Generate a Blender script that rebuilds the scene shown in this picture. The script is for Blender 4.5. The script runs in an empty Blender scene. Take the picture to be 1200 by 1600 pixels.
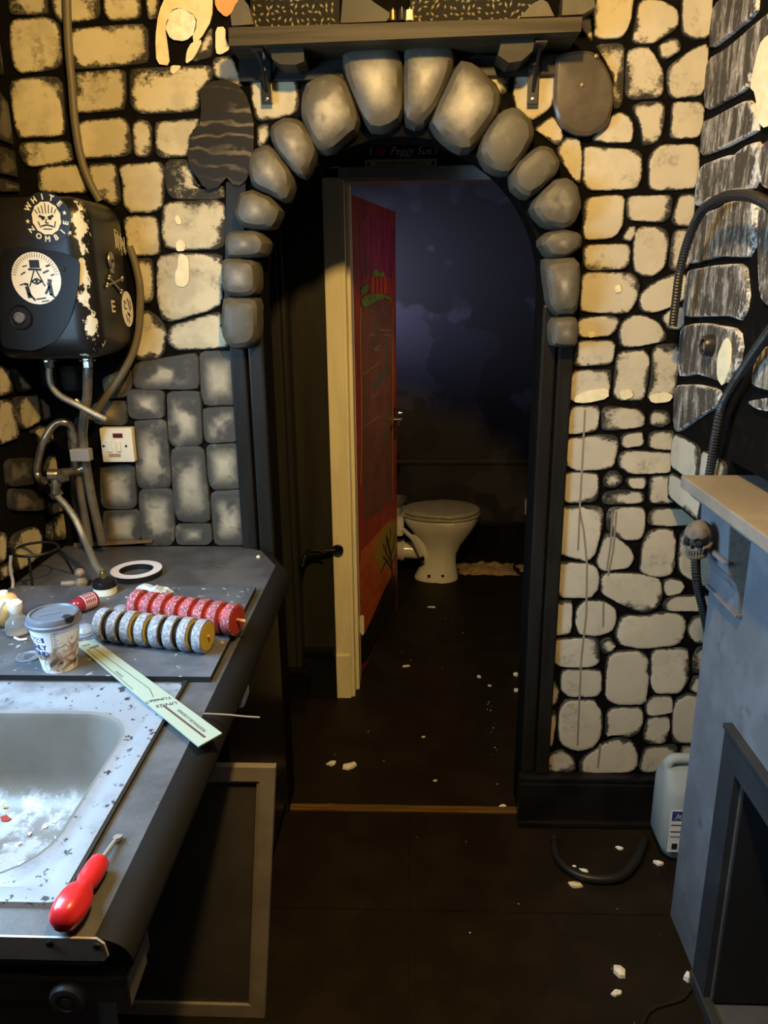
import bpy, bmesh, math, random
import numpy as np
from math import sin, cos, pi, radians, sqrt, atan2
from mathutils import Vector, Matrix

# ------------------------------------------------------------------ camera
scene = bpy.context.scene
COL = scene.collection
PITCH, YAW, ROLL, FPX = radians(16.6), radians(2.3), radians(0.6), 1200.0
CAM = Vector((0, 0, 1.68))
ROT = Matrix.Rotation(YAW, 3, 'Z') @ Matrix.Rotation(pi/2 - PITCH, 3, 'X') @ Matrix.Rotation(-ROLL, 3, 'Z')
cd = bpy.data.cameras.new('camera')
cam = bpy.data.objects.new('camera', cd)
COL.objects.link(cam)
cam.matrix_world = Matrix.Translation(CAM) @ ROT.to_4x4()
cd.sensor_fit = 'AUTO'; cd.sensor_width = 36.0; cd.lens = 27.0
cd.clip_start = 0.02
scene.camera = cam

# ------------------------------------------------------------------ world, lights, exposure
w = bpy.data.worlds.new('world'); scene.world = w; w.use_nodes = True
w.node_tree.nodes['Background'].inputs[0].default_value = (0.55, 0.72, 1.0, 1)
w.node_tree.nodes['Background'].inputs[1].default_value = 0.3

def lamp(name, kind, loc, power, col, size=0.1, size_y=None, aim=None, spread=None):
    l = bpy.data.lights.new(name, kind); l.energy = power; l.color = col
    if kind == 'AREA':
        l.shape = 'RECTANGLE'; l.size = size; l.size_y = size_y or size
        if spread: l.spread = spread
    else:
        l.shadow_soft_size = size
    o = bpy.data.objects.new(name, l); COL.objects.link(o); o.location = loc
    if aim:
        d = Vector(aim) - Vector(loc)
        o.rotation_euler = d.to_track_quat('-Z', 'Y').to_euler()
    return o
lamp('ceiling_bulb', 'POINT', (0.06, 0.80, 2.55), 122, (1.0, 0.65, 0.22), 0.045)
lamp('window_daylight', 'AREA', (-1.10, 0.98, 1.64), 52, (0.43, 0.71, 1.0), 0.72, 0.72, (0.25, 0.86, 0.9))
lamp('far_wall_fill', 'AREA', (-0.94, 4.32, 1.62), 8.5, (0.70, 0.72, 1.0), 0.4, 0.6, (0.2, 4.62, 1.75), 1.25)  # added cool fill that brightens the far wall; no known window there
lamp('far_door_fill', 'AREA', (1.10, 3.62, 1.75), 1.3, (1.0, 0.74, 0.48), 0.2, 0.3, (-0.15, 3.5, 1.2), 1.6)  # added warm fill for the red door and toilet, no real fitting
scene.view_settings.view_transform = 'Standard'
scene.view_settings.look = 'None'
scene.view_settings.gamma = 1.0
scene.view_settings.use_curve_mapping = False
scene.view_settings.exposure = 0.0

# ------------------------------------------------------------------ helpers
def V(*a): return Vector(a)
def ray(u, v): return ROT @ Vector(((u-600)/FPX, -(v-800)/FPX, -1))
def P(u, v, ax, val):
    d = ray(u, v); i = 'xyz'.index(ax)
    return CAM + d*((val-CAM[i])/d[i])

MATS = {}
def new_mat(name):
    m = bpy.data.materials.new(name); m.use_nodes = True
    MATS[name] = m
    return m, m.node_tree, m.node_tree.nodes, m.node_tree.links, m.node_tree.nodes['Principled BSDF']
def noise(nt, scale, detail=4, rough=.55, stretch=None, coord='Object', dist=0):
    n, l = nt.nodes, nt.links
    tc = n.new('ShaderNodeTexCoord'); mp = n.new('ShaderNodeMapping')
    if stretch: mp.inputs['Scale'].default_value = stretch
    l.new(tc.outputs[coord], mp.inputs[0])
    t = n.new('ShaderNodeTexNoise'); t.inputs['Scale'].default_value = scale
    t.inputs['Detail'].default_value = detail; t.inputs['Roughness'].default_value = rough
    t.inputs['Distortion'].default_value = dist
    l.new(mp.outputs[0], t.inputs['Vector'])
    return t.outputs[0]
def mathn(nt, op, a, b=None, clamp=False):
    m = nt.nodes.new('ShaderNodeMath'); m.operation = op; m.use_clamp = clamp
    for i, x in enumerate((a, b)):
        if x is None: continue
        if isinstance(x, (int, float)): m.inputs[i].default_value = x
        else: nt.links.new(x, m.inputs[i])
    return m.outputs[0]
def ramp(nt, x, lo, hi):
    m = nt.nodes.new('ShaderNodeMapRange'); m.interpolation_type = 'SMOOTHSTEP'
    nt.links.new(x, m.inputs[0]); m.inputs[1].default_value = lo; m.inputs[2].default_value = hi
    return m.outputs[0]
def mixc(nt, f, a, b):
    m = nt.nodes.new('ShaderNodeMix'); m.data_type = 'RGBA'
    if isinstance(f, (int, float)): m.inputs[0].default_value = f
    else: nt.links.new(f, m.inputs[0])
    for i, x in ((6, a), (7, b)):
        if isinstance(x, (tuple, list)): m.inputs[i].default_value = (*x[:3], 1)
        else: nt.links.new(x, m.inputs[i])
    return m.outputs[2]
def bump(nt, bs, h, strength, dist=.002):
    b = nt.nodes.new('ShaderNodeBump'); b.inputs['Strength'].default_value = strength
    b.inputs['Distance'].default_value = dist
    nt.links.new(h, b.inputs['Height']); nt.links.new(b.outputs[0], bs.inputs['Normal'])
def M(name, col, rough=.55, metal=0, col2=None, scale=12, lo=.4, hi=.65, bmp=0, bscale=80, stretch=None,
      col3=None, scale3=40, lo3=.62, hi3=.7, spec=.4, trans=0, alpha=1, ior=1.45, coat=0, dist=0):
    m, nt, n, l, bs = new_mat(name)
    bs.inputs['Roughness'].default_value = rough; bs.inputs['Metallic'].default_value = metal
    bs.inputs['Specular IOR Level'].default_value = spec
    bs.inputs['Base Color'].default_value = (*col, 1)
    bs.inputs['Transmission Weight'].default_value = trans; bs.inputs['IOR'].default_value = ior
    bs.inputs['Alpha'].default_value = alpha; bs.inputs['Coat Weight'].default_value = coat
    c = None
    if col2:
        c = mixc(nt, ramp(nt, noise(nt, scale, 5, .6, stretch, dist=dist), lo, hi), col, col2)
    if col3:
        c = mixc(nt, ramp(nt, noise(nt, scale3, 3, .6), lo3, hi3), c if c else col, col3)
    if c: l.new(c, bs.inputs['Base Color'])
    if bmp: bump(nt, bs, noise(nt, bscale, 4, .6, stretch), bmp)
    return m
def stone_mat(name, light, dark, width, amount, smear=.0, nscale=26, stretch=None, white=None, light2=None, rough=.7, vary=.18, bmp=.25, fine=1.6, hi=1.0):
    """painted mural stone: pale paint with a dark dry-brushed rim; 'edge' holds metres from the rim"""
    m, nt, n, l, bs = new_mat(name)
    at = n.new('ShaderNodeAttribute'); at.attribute_name = 'edge'
    oi = n.new('ShaderNodeObjectInfo')
    nz = noise(nt, nscale, 8, .72, stretch)
    wide = ramp(nt, noise(nt, 8, 3, .55), .50, .68)
    fin = noise(nt, nscale*3.2, 8, .78, (1, 1, 1.5))
    e = mathn(nt, 'DIVIDE', at.outputs['Fac'], mathn(nt, 'MULTIPLY', mathn(nt, 'ADD', mathn(nt, 'MULTIPLY', wide, 3.2), 1.0), width))
    e = mathn(nt, 'ADD', e, mathn(nt, 'MULTIPLY', mathn(nt, 'SUBTRACT', nz, .5), amount))
    e = mathn(nt, 'ADD', e, mathn(nt, 'MULTIPLY', mathn(nt, 'SUBTRACT', fin, .5), amount*fine))
    f = ramp(nt, e, .25, hi)
    lt = light
    big = noise(nt, 7, 4, .6)
    if light2: lt = mixc(nt, ramp(nt, big, .42, .6), light, light2)
    lo = tuple(x*(1-vary) for x in light)
    lt = mixc(nt, mathn(nt, 'MULTIPLY', oi.outputs['Random'], .6), lt, lo)
    c = mixc(nt, f, dark, lt)
    if smear:
        sm = mathn(nt, 'MULTIPLY', ramp(nt, noise(nt, 11, 6, .7), .52, .66), ramp(nt, noise(nt, nscale*3, 6, .75, stretch), .42, .56))
        mid = tuple(.35*a+.65*b for a, b in zip(light, dark))
        c = mixc(nt, mathn(nt, 'MULTIPLY', sm, smear), c, mid)
    if white:
        c = mixc(nt, ramp(nt, noise(nt, nscale*1.7, 7, .7, stretch), .56, .68), c, white)
    l.new(c, bs.inputs['Base Color'])
    bs.inputs['Roughness'].default_value = rough; bs.inputs['Specular IOR Level'].default_value = .3
    bump(nt, bs, nz, bmp, .003)
    return m

def tag(o, label=None, cat=None, group=None, kind=None):
    if label: o['label'] = label
    if cat: o['category'] = cat
    if group: o['group'] = group
    if kind: o['kind'] = kind
    return o
def wloc(o):
    p = Vector((0, 0, 0))
    while o: p += o.location; o = o.parent
    return p
def link(o, parent=None):
    COL.objects.link(o)
    if parent: o.parent = parent
    return o
def empty(name, loc, label, cat, group=None):
    o = bpy.data.objects.new(name, None); link(o); o.location = loc; o.empty_display_size = .05
    return tag(o, label, cat, group)

class MB:
    def __init__(s): s.v = []; s.f = []; s.e = None
    def add(s, vs, fs):
        k = len(s.v); s.v += [Vector(x) for x in vs]; s.f += [[i+k for i in f] for f in fs]; return s
    def box(s, a, b, bev=0, seg=2, prof=.6):
        x0, x1 = sorted((a[0], b[0])); y0, y1 = sorted((a[1], b[1])); z0, z1 = sorted((a[2], b[2]))
        if bev <= 0:
            vs = [(x, y, z) for z in (z0, z1) for y in (y0, y1) for x in (x0, x1)]
            fs = [(0,2,3,1), (4,5,7,6), (0,1,5,4), (2,6,7,3), (0,4,6,2), (1,3,7,5)]
            return s.add(vs, fs)
        bm = bmesh.new(); bmesh.ops.create_cube(bm, size=1)
        for v in bm.verts: v.co = Vector(((v.co.x+.5)*(x1-x0)+x0, (v.co.y+.5)*(y1-y0)+y0, (v.co.z+.5)*(z1-z0)+z0))
        bmesh.ops.bevel(bm, geom=bm.edges[:], offset=bev, segments=seg, profile=prof, affect='EDGES')
        return s.bm(bm)
    def bm(s, bm):
        bm.verts.index_update()
        s.add([v.co.copy() for v in bm.verts], [[v.index for v in f.verts] for f in bm.faces]); bm.free(); return s
    def prism(s, poly, off):
        """poly: list of 3D points (planar, may be concave); off: extrusion vector"""
        bm = bmesh.new(); off = Vector(off)
        vs = [bm.verts.new(p) for p in poly]; f = bm.faces.new(vs)
        f.normal_update()
        r = bmesh.ops.extrude_face_region(bm, geom=[f])
        for g in r['geom']:
            if isinstance(g, bmesh.types.BMVert): g.co += off
        bmesh.ops.triangulate(bm, faces=[f for f in bm.faces if len(f.verts) > 4])
        bmesh.ops.recalc_face_normals(bm, faces=bm.faces[:])
        return s.bm(bm)
    def lathe(s, prof, origin, axis=(0, 0, 1), seg=24, sx=1, sy=1):
        ax = Vector(axis).normalized(); o = Vector(origin)
        a = ax.orthogonal().normalized() if abs(ax.z) < .99 else Vector((1, 0, 0)); b = ax.cross(a)
        vs, fs = [], []
        for r, h in prof:
            for k in range(seg):
                t = 2*pi*k/seg
                vs.append(o + ax*h + a*(r*sx*cos(t)) + b*(r*sy*sin(t)))
        for i in range(len(prof)-1):
            for k in range(seg):
                fs.append((i*seg+k, i*seg+(k+1) % seg, (i+1)*seg+(k+1) % seg, (i+1)*seg+k))
        fs.append(tuple(range(seg-1, -1, -1))); fs.append(tuple(range((len(prof)-1)*seg, len(prof)*seg)))
        return s.add(vs, fs)
    def cyl(s, a, b, r, r2=None, seg=16):
        a, b = Vector(a), Vector(b)
        return s.lathe([(r, 0), (r if r2 is None else r2, (b-a).length)], a, b-a, seg)
    def tube(s, pts, r, seg=10, smooth=True, ridge=0, rr=None):
        pts = [Vector(p) for p in pts]
        if smooth:
            out = []
            q = [pts[0]*2-pts[1]] + pts + [pts[-1]*2-pts[-2]]
            for i in range(1, len(q)-2):
                for k in range(6):
                    t = k/6
                    out.append(.5*((2*q[i]) + (q[i+1]-q[i-1])*t + (2*q[i-1]-5*q[i]+4*q[i+1]-q[i+2])*t*t + (3*q[i]-q[i-1]-3*q[i+1]+q[i+2])*t**3))
            out.append(pts[-1]); pts = out
        if ridge:
            out = []; 
            for i in range(len(pts)-1):
                n = max(1, int((pts[i+1]-pts[i]).length/ridge))
                for k in range(n): out.append(pts[i].lerp(pts[i+1], k/n))
            pts = out
        vs, fs = [], []; a = None
        for i, p in enumerate(pts):
            d = (pts[min(i+1, len(pts)-1)]-pts[max(i-1, 0)]).normalized()
            if a is None: a = d.orthogonal().normalized()
            a = (a - d*a.dot(d)).normalized(); b = d.cross(a)
            rad = r if rr is None else rr(i/(len(pts)-1))
            if ridge: rad *= (1.0 if i % 2 else .86)
            for k in range(seg):
                t = 2*pi*k/seg; vs.append(p + a*rad*cos(t) + b*rad*sin(t))
        for i in range(len(pts)-1):
            for k in range(seg): fs.append((i*seg+k, i*seg+(k+1) % seg, (i+1)*seg+(k+1) % seg, (i+1)*seg+k))
        fs.append(tuple(range(seg-1, -1, -1))); fs.append(tuple(range((len(pts)-1)*seg, len(pts)*seg)))
        return s.add(vs, fs)
    def ball(s, c, r, sx=1, sy=1, sz=1, seg=16, rings=10):
        pr = [(max(1e-4, r*sin(pi*i/rings)), -r*cos(pi*i/rings)) for i in range(rings+1)]
        k = len(s.v); s.lathe(pr, (0, 0, 0), (0, 0, 1), seg)
        for i in range(k, len(s.v)):
            q = s.v[i]; s.v[i] = Vector((q.x*sx, q.y*sy, q.z*sz)) + Vector(c)
        return s
    def build(s, name, mat, parent=None, smooth=False, angle=40, base=True):
        me = bpy.data.meshes.new(name)
        if parent is not None: o0 = wloc(parent)
        elif base:
            xs = [p.x for p in s.v]; ys = [p.y for p in s.v]
            o0 = Vector(((min(xs)+max(xs))/2, (min(ys)+max(ys))/2, min(p.z for p in s.v)))
        else: o0 = Vector((0, 0, 0))
        me.from_pydata([p-o0 for p in s.v], [], s.f)
        me.validate(); me.update()
        if s.e is not None:
            at = me.attributes.new('edge', 'FLOAT', 'POINT'); at.data.foreach_set('value', s.e)
        if mat:
            me.materials.append(MATS[mat] if isinstance(mat, str) else mat)
        if smooth:
            me.polygons.foreach_set('use_smooth', [True]*len(me.polygons))
            try: me.set_sharp_from_angle(angle=radians(angle))
            except Exception: pass
        o = bpy.data.objects.new(name, me); link(o, parent)
        if parent is None: o.location = o0
        return o

def chaikin(poly, q=.22, n=2):
    for _ in range(n):
        out = []
        for i in range(len(poly)):
            a, b = poly[i], poly[(i+1) % len(poly)]
            out += [a.lerp(b, q), a.lerp(b, 1-q)]
        poly = out
    return poly
def resample(poly, n):
    L = [(poly[(i+1) % len(poly)]-poly[i]).length for i in range(len(poly))]
    tot = sum(L); out = []; i = 0; acc = 0
    for k in range(n):
        t = tot*k/n
        while acc + L[i] < t and i < len(poly)-1: acc += L[i]; i += 1
        out.append(poly[i].lerp(poly[(i+1) % len(poly)], (t-acc)/max(L[i], 1e-9)))
    return out
def stone(px, ax, val, raise_, mat, parent, name='stone', seed=0, dome=False, n=30, wob=.014, q=.13):
    """a single stone standing proud of its wall, outline in the plane ax=val"""
    rnd = random.Random(seed*7919+int(px[0][0]*13+px[0][1]*7))
    poly = [P(u, v, ax, val) for u, v in px]
    poly = resample(chaikin(poly, q), n)
    c = sum(poly, Vector())/n
    R = sum((p-c).length for p in poly)/n
    poly = [c + (p-c)*(1.035+rnd.uniform(-wob, wob)) for p in poly]
    nrm = {'y': V(0, -1, 0), 'x': V(-1 if val > 0 else 1, 0, 0)}[ax]
    rmin = min((p-c).length for p in poly)
    if dome:
        prof = [(1, 0), (1.0, .42), (.91, .78), (.74, .93), (.5, .985), (.24, 1.0)]
    else:
        prof = [(1, 0), (.985, .75), (.94, 1.0), (.82, 1.0), (.6, 1.0), (.3, 1.0)]
    mb = MB(); E = []
    for s, h in prof:
        for p in poly:
            k = s
            jit = rnd.uniform(-.06, .06)*raise_ if (.5 < h < .9) else 0
            mb.v.append(c + (p-c)*k + nrm*(raise_*h+jit)); E.append((1-s)*rmin)
    m = len(prof)
    for i in range(m-1):
        for k in range(n): mb.f.append((i*n+k, i*n+(k+1) % n, (i+1)*n+(k+1) % n, (i+1)*n+k))
    mb.v.append(c+nrm*raise_); E.append(R)
    for k in range(n): mb.f.append(((m-1)*n+k, (m-1)*n+(k+1) % n, m*n))
    mb.e = E
    # outward normals
    f = mb.f[-1]; nn = (mb.v[f[1]]-mb.v[f[0]]).cross(mb.v[f[2]]-mb.v[f[0]])
    if nn.dot(nrm) < 0: mb.f = [tuple(reversed(f)) for f in mb.f]
    return mb.build(name, mat, parent, smooth=True, angle=35 if not dome else 28)
def patch(px, ax, val, thick, mat, parent, name, q=.2, it=1, nrm=None):
    poly = chaikin([P(u, v, ax, val) for u, v in px], q, it)
    nrm = nrm or {'y': V(0, -1, 0), 'x': V(-1 if val > 0 else 1, 0, 0), 'z': V(0, 0, 1)}[ax]
    return MB().prism(poly, nrm*thick).build(name, mat, parent)

def text_geo(s, size, font_shear=0, bold=0):
    cu = bpy.data.curves.new('t', 'FONT'); cu.body = s; cu.size = size; cu.align_x = 'CENTER'; cu.align_y = 'CENTER'
    cu.shear = font_shear; cu.offset = bold; cu.resolution_u = 2
    o = bpy.data.objects.new('t', cu); COL.objects.link(o)
    dg = bpy.context.evaluated_depsgraph_get(); me = o.evaluated_get(dg).to_mesh()
    vs = [v.co.copy() for v in me.vertices]; fs = [list(p.vertices) for p in me.polygons]
    o.evaluated_get(dg).to_mesh_clear(); bpy.data.objects.remove(o); bpy.data.curves.remove(cu)
    return vs, fs
def plane_text(mb, s, size, o, ex, ey, lift=.0008, **k):
    vs, fs = text_geo(s, size, **k); ex, ey = Vector(ex).normalized(), Vector(ey).normalized(); n = ex.cross(ey)
    mb.add([Vector(o)+ex*p.x+ey*p.y+n*lift for p in vs], fs)
def plane_poly(mb, pts, o, ex, ey, lift=.0006, th=.0004):
    ex, ey = Vector(ex).normalized(), Vector(ey).normalized(); n = ex.cross(ey); o = Vector(o)
    mb.prism([o+ex*x+ey*y+n*lift for x, y in pts], n*th)
def strip2(p0, p1, wd):
    (x0, y0), (x1, y1) = p0, p1; d = sqrt((x1-x0)**2+(y1-y0)**2) or 1e-6; nx, ny = -(y1-y0)/d*wd/2, (x1-x0)/d*wd/2
    return [(x0+nx, y0+ny), (x0-nx, y0-ny), (x1-nx, y1-ny), (x1+nx, y1+ny)]

# ------------------------------------------------------------------ materials
M('black_paint', (.006, .005, .0045), .5, col2=(.011, .0095, .008), scale=9, bmp=.15)
M('mortar', (.004, .0035, .003), .9, col2=(.009, .0075, .006), scale=22, lo=.5, hi=.75, bmp=.4, bscale=60, spec=.06)
M('gloss_black', (.005, .005, .0055), .3, col2=(.011, .010, .0095), scale=6, spec=.3)
M('jamb_paint', (.011, .0093, .0075), .36, spec=.22, col2=(.016, .0145, .0125), scale=5, stretch=(3, 3, .6), bmp=.1)
M('hall_paint', (.021, .020, .015), .35, col2=(.031, .029, .022), scale=4, stretch=(3, 3, .4))
M('far_paint', (.030, .029, .038), .5, col2=(.046, .045, .062), scale=1.6, lo=.5, hi=.53, col3=(.022, .021, .025), scale3=1.3, lo3=.5, hi3=.52)
M('floor_lino', (.0095, .0066, .0036), .55, col2=(.015, .0105, .0055), scale=7, col3=(.045, .034, .018), scale3=60, lo3=.70, hi3=.78, spec=.2, bmp=.1)
M('hall_floor', (.011, .0078, .0042), .55, col2=(.017, .012, .0065), scale=5, col3=(.05, .04, .024), scale3=120, lo3=.74, hi3=.8, spec=.2)
M('sill_wood', (.16, .085, .02), .45, col2=(.09, .045, .012), scale=30, stretch=(.2, 4, 4))
M('ceiling_paint', (.35, .32, .27), .8, col2=(.30, .27, .22))
M('cream_gloss', (.88, .80, .56), .32, col2=(.80, .72, .49), scale=9, stretch=(2, 2, .4), col3=(.3, .25, .16), scale3=70, lo3=.72, hi3=.76)
M('lintel_grey', (.42, .39, .37), .4, col2=(.34, .32, .30), scale=8)
M('grey_gloss', (.12, .11, .11), .4, col2=(.16, .15, .145), scale=8)
M('plaster', (.74, .66, .44), .9, col2=(.66, .57, .36), scale=30, bmp=.5, bscale=50)
M('plaster_white', (.85, .82, .74), .9, col2=(.72, .66, .55), scale=60, bmp=.5)
M('plaster_orange', (.62, .30, .12), .9, col2=(.70, .40, .19), scale=14)
stone_mat('stone_olive', (.56, .485, .32), (.022, .019, .014), .0085, 1.5, smear=.75, light2=(.40, .345, .225), nscale=24)
stone_mat('stone_grey', (.42, .36, .25), (.05, .046, .038), .026, 1.0, smear=.5, light2=(.28, .245, .175), nscale=11, fine=.35, hi=1.7)
stone_mat('stone_cream', (.50, .44, .325), (.022, .020, .016), .0055, 1.2, smear=.5, light2=(.44, .385, .285), nscale=30)

m, nt, n, l, bs = new_mat('stone_black')     # charcoal stones dry-brushed with white along rims and in upright streaks
at = n.new('ShaderNodeAttribute'); at.attribute_name = 'edge'
st_ = noise(nt, 13, 6, .7, (1, 2.2, .55)); fi_ = noise(nt, 75, 6, .75, (1, 1.4, .7)); bg_ = noise(nt, 6, 3)
c = mixc(nt, ramp(nt, st_, .46, .60), (.045, .038, .030), (.235, .205, .165))
c = mixc(nt, ramp(nt, mathn(nt, 'ADD', mathn(nt, 'MULTIPLY', fi_, .7), mathn(nt, 'MULTIPLY', st_, .5)), .62, .74), c, (.46, .42, .36))
rim = mathn(nt, 'SUBTRACT', 1.0, mathn(nt, 'DIVIDE', at.outputs['Fac'], .020), True)
c = mixc(nt, ramp(nt, mathn(nt, 'ADD', mathn(nt, 'MULTIPLY', rim, .30), mathn(nt, 'ADD', mathn(nt, 'MULTIPLY', fi_, .6), mathn(nt, 'MULTIPLY', bg_, .4))), .74, .84), c, (.60, .57, .52))
l.new(c, bs.inputs['Base Color']); bs.inputs['Roughness'].default_value = .6; bump(nt, bs, fi_, .6, .004)
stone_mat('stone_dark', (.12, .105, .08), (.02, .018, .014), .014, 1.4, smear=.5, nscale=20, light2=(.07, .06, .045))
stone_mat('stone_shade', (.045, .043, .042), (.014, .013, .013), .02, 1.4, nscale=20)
stone_mat('arch_grey', (.46, .40, .29), (.075, .066, .048), .058, .9, smear=.15, nscale=14, fine=.4, hi=1.3, light2=(.33, .29, .21), rough=.5, bmp=.35)

# ------------------------------------------------------------------ room shell
YB, XL, XR, ZC = 2.15, -1.05, .725, 2.85
def struct(name, mb, mat, parent=None, **k):
    o = mb.build(name, mat, parent, base=False, **k)
    if parent is None: tag(o, kind='structure')
    return o
# floor of the near room: square lino tiles (pieces), one sheet beyond the sill
floor = struct('floor', MB().box((-1.15, -1.6, -.06), (1.25, 2.16, -.004)).box((-1.7, 2.16, -.06), (1.25, 4.75, -.004)), 'black_paint')
SX, SY = .75, .42
for i in range(-3, 3):
    for j in range(1, -9, -1):
        x0, x1 = max(-1.05, -.012+SX*i), min(1.25, -.012+SX*(i+1))
        y1 = 2.16-SY*(1-j); y0 = y1-SY
        if x1 <= x0 or y0 < -1.6: continue
        MB().box((x0+.0011, y0+.0011, -.004), (x1-.0011, y1-.0011, 0), .0006).build('floor_tile', 'floor_lino', floor)
MB().box((-1.7, 2.162, -.004), (1.25, 4.75, 0)).build('lino_sheet', 'hall_floor', floor)
struct('ceiling', MB().box((-1.2, -1.6, ZC), (1.3, 2.2, ZC+.06)), 'ceiling_paint')
struct('ceiling_far', MB().box((-1.7, 2.27, 2.6), (1.3, 4.8, 2.66)), 'black_paint')

# back wall with the arched opening
cx, ra, zs, xl, xr = -.034, .378, 1.66, -.412, .344
outer = [(xl, 0), (XL-.12, 0), (XL-.12, ZC), (1.25, ZC), (1.25, 0), (xr, 0)]
arc = [(cx+ra*cos(t), zs+ra*sin(t)) for t in [pi*k/28 for k in range(29)]]
wall_back = struct('wall_back', MB().prism([(x, YB, z) for x, z in outer+arc], (0, .12, 0)), 'mortar')
# left wall with the window above the sink
wl = MB()
wl.box((XL-.1, -1.6, 0), (XL, YB, 1.18)).box((XL-.1, -1.6, 2.08), (XL, YB, ZC)).box((XL-.1, -1.6, 1.18), (XL, .56, 2.08)).box((XL-.1, 1.42, 1.18), (XL, YB, 2.08))
wall_left = struct('wall_left', wl, 'mortar')
win = MB()
for a, b in (((.56, 1.18), (1.42, 1.22)), ((.56, 2.04), (1.42, 2.08)), ((.56, 1.22), (.60, 2.04)), ((1.38, 1.22), (1.42, 2.04))):
    win.box((XL-.07, a[0], a[1]), (XL-.02, b[0], b[1]))
struct('window_1', win, 'cream_gloss')
# overhanging chimney breast on the right, alcove below it, wall behind the camera
wall_right = struct('wall_right', MB().box((XR, -1.6, 1.283), (1.25, YB-.0005, ZC)).box((XR, 1.747, 1.085), (1.25, YB-.0005, 1.283)), 'mortar')
struct('wall_alcove', MB().box((1.15, 1.74, 0), (1.25, YB-.0005, 1.083)), 'mortar')
struct('wall_front', MB().box((XL-.1, -1.68, 0), (1.25, -1.6, ZC)), 'black_paint')

# passage and far room
struct('wall_hall', MB().box((-1.6, 2.80, 0), (-.452, 2.9, 2.6)).box((-.46, 2.90, 0), (-.322, 3.05, 2.6)).box((-.322, 2.90, 2.062), (.62, 3.05, 2.6)).box((.62, 2.90, 0), (1.25, 3.05, 2.6)), 'hall_paint')
struct('wall_hall_left', MB().box((-1.7, 2.27, 0), (-1.6, 2.9, 2.6)).box((-1.6, 2.27, 0), (-1.17, 2.33, 2.6)), 'hall_paint')
struct('wall_hall_right', MB().box((1.15, 2.27, 0), (1.25, 4.75, 2.6)), 'hall_paint')
struct('wall_far', MB().box((-1.0, 4.65, 0), (1.15, 4.75, 2.6)), 'far_paint')
wf = MB().box((-1.0, 3.05, 0), (-.9, 4.65, 1.3)).box((-1.0, 3.05, 1.95), (-.9, 4.65, 2.6)).box((-1.0, 3.05, 1.3), (-.9, 4.1, 1.95)).box((-1.0, 4.55, 1.3), (-.9, 4.65, 1.95))  # opening added to hold the cool fill light
struct('wall_far_left', wf, 'far_paint')
# far wall dado rail and skirting
struct('trim_1', MB().box((-.9, 4.625, .61), (1.15, 4.65, .632), .004).box((-.9, 4.638, .60), (1.15, 4.65, .61)), 'far_paint')
struct('baseboard_far', MB().box((-.9, 4.62, 0), (1.15, 4.65, .205)).box((-.9, 4.612, .205), (1.15, 4.65, .23), .004), 'gloss_black')
# hall door casings seen in the dark behind the left jamb
hd = MB()
for x0, x1, t in ((-.95, -.475, .012), (-.468, -.455, .02)): hd.box((x0, 2.80-t, 0), (x1, 2.80, 2.05), .004)
hd.box((-.60, 2.775, 0), (-.55, 2.80, 2.05), .006).box((-.522, 2.778, .2), (-.512, 2.80, 2.05), .003)
struct('trim_2', hd, 'hall_paint')
hb = MB().box((-.452, 2.872, 0), (-.326, 2.90, .20), .004).box((-.452, 2.864, .20), (-.326, 2.90, .228), .006)
hb.box((-.95, 2.76, 0), (-.44, 2.79, .17), .004).box((-.95, 2.752, .17), (-.432, 2.79, .195), .006)
struct('baseboard_hall', hb, 'gloss_black')

# cream door frame of the far room
fr = struct('trim_3', MB().box((-.322, 2.885, .0), (-.258, 2.90, 2.07), .005).box((-.322, 2.875, .0), (-.262, 2.90, .20), .004), 'cream_gloss')
MB().box((-.262, 2.89, 0), (-.246, 3.05, 2.03), .003).build('door_jamb', 'cream_gloss', fr)
MB().box((-.246, 2.95, 0), (-.232, 3.05, 2.03), .003).build('door_stop', 'cream_gloss', fr)
MB().box((-.322, 2.885, 2.028), (.62, 2.90, 2.068), .005).box((-.25, 2.90, 2.022), (.62, 3.05, 2.04), .003).build('door_head', 'lintel_grey', fr)
MB().box((.60, 2.885, 0), (.66, 2.90, 2.068), .005).box((.60, 2.90, 0), (.62, 3.05, 2.03)).build('door_jamb', 'grey_gloss', fr)
hg = MB(); hg.box((-.231, 3.046, .22), (-.214, 3.052, .30), .001).cyl((-.222, 3.044, .215), (-.222, 3.044, .305), .005)
hg.build('hinge', 'cream_gloss', fr)

# dark boards down both jambs of the arch, plinths
j1 = MB().box((-.505, 2.128, 0), (-.462, 2.15, 1.72), .006).box((-.456, 2.134, 0), (-.413, 2.15, 1.62), .006)
struct('trim_4', j1, 'jamb_paint')
struct('trim_5', MB().prism([P(355, 285, 'y', 2.149), P(385, 285, 'y', 2.149), P(380, 470, 'y', 2.149), P(352, 470, 'y', 2.149)], (0, -.012, 0)), 'jamb_paint')
j2 = MB().box((.346, 2.134, .17), (.385, 2.15, 1.62), .006).box((.391, 2.128, .17), (.432, 2.15, 1.60), .006)
struct('trim_6', j2, 'jamb_paint')
struct('baseboard_back', MB().box((.338, 2.105, 0), (1.15, 2.15, .150), .004).box((.338, 2.112, .150), (1.15, 2.15, .168), .006).box((.335, 2.085, 0), (1.15, 2.105, .022), .006), 'gloss_black')
struct('trim_7', MB().box((-.41, 2.148, 0), (.343, 2.178, .011), .004).box((-.41, 2.155, .011), (.343, 2.168, .014), .001), 'sill_wood')

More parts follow.
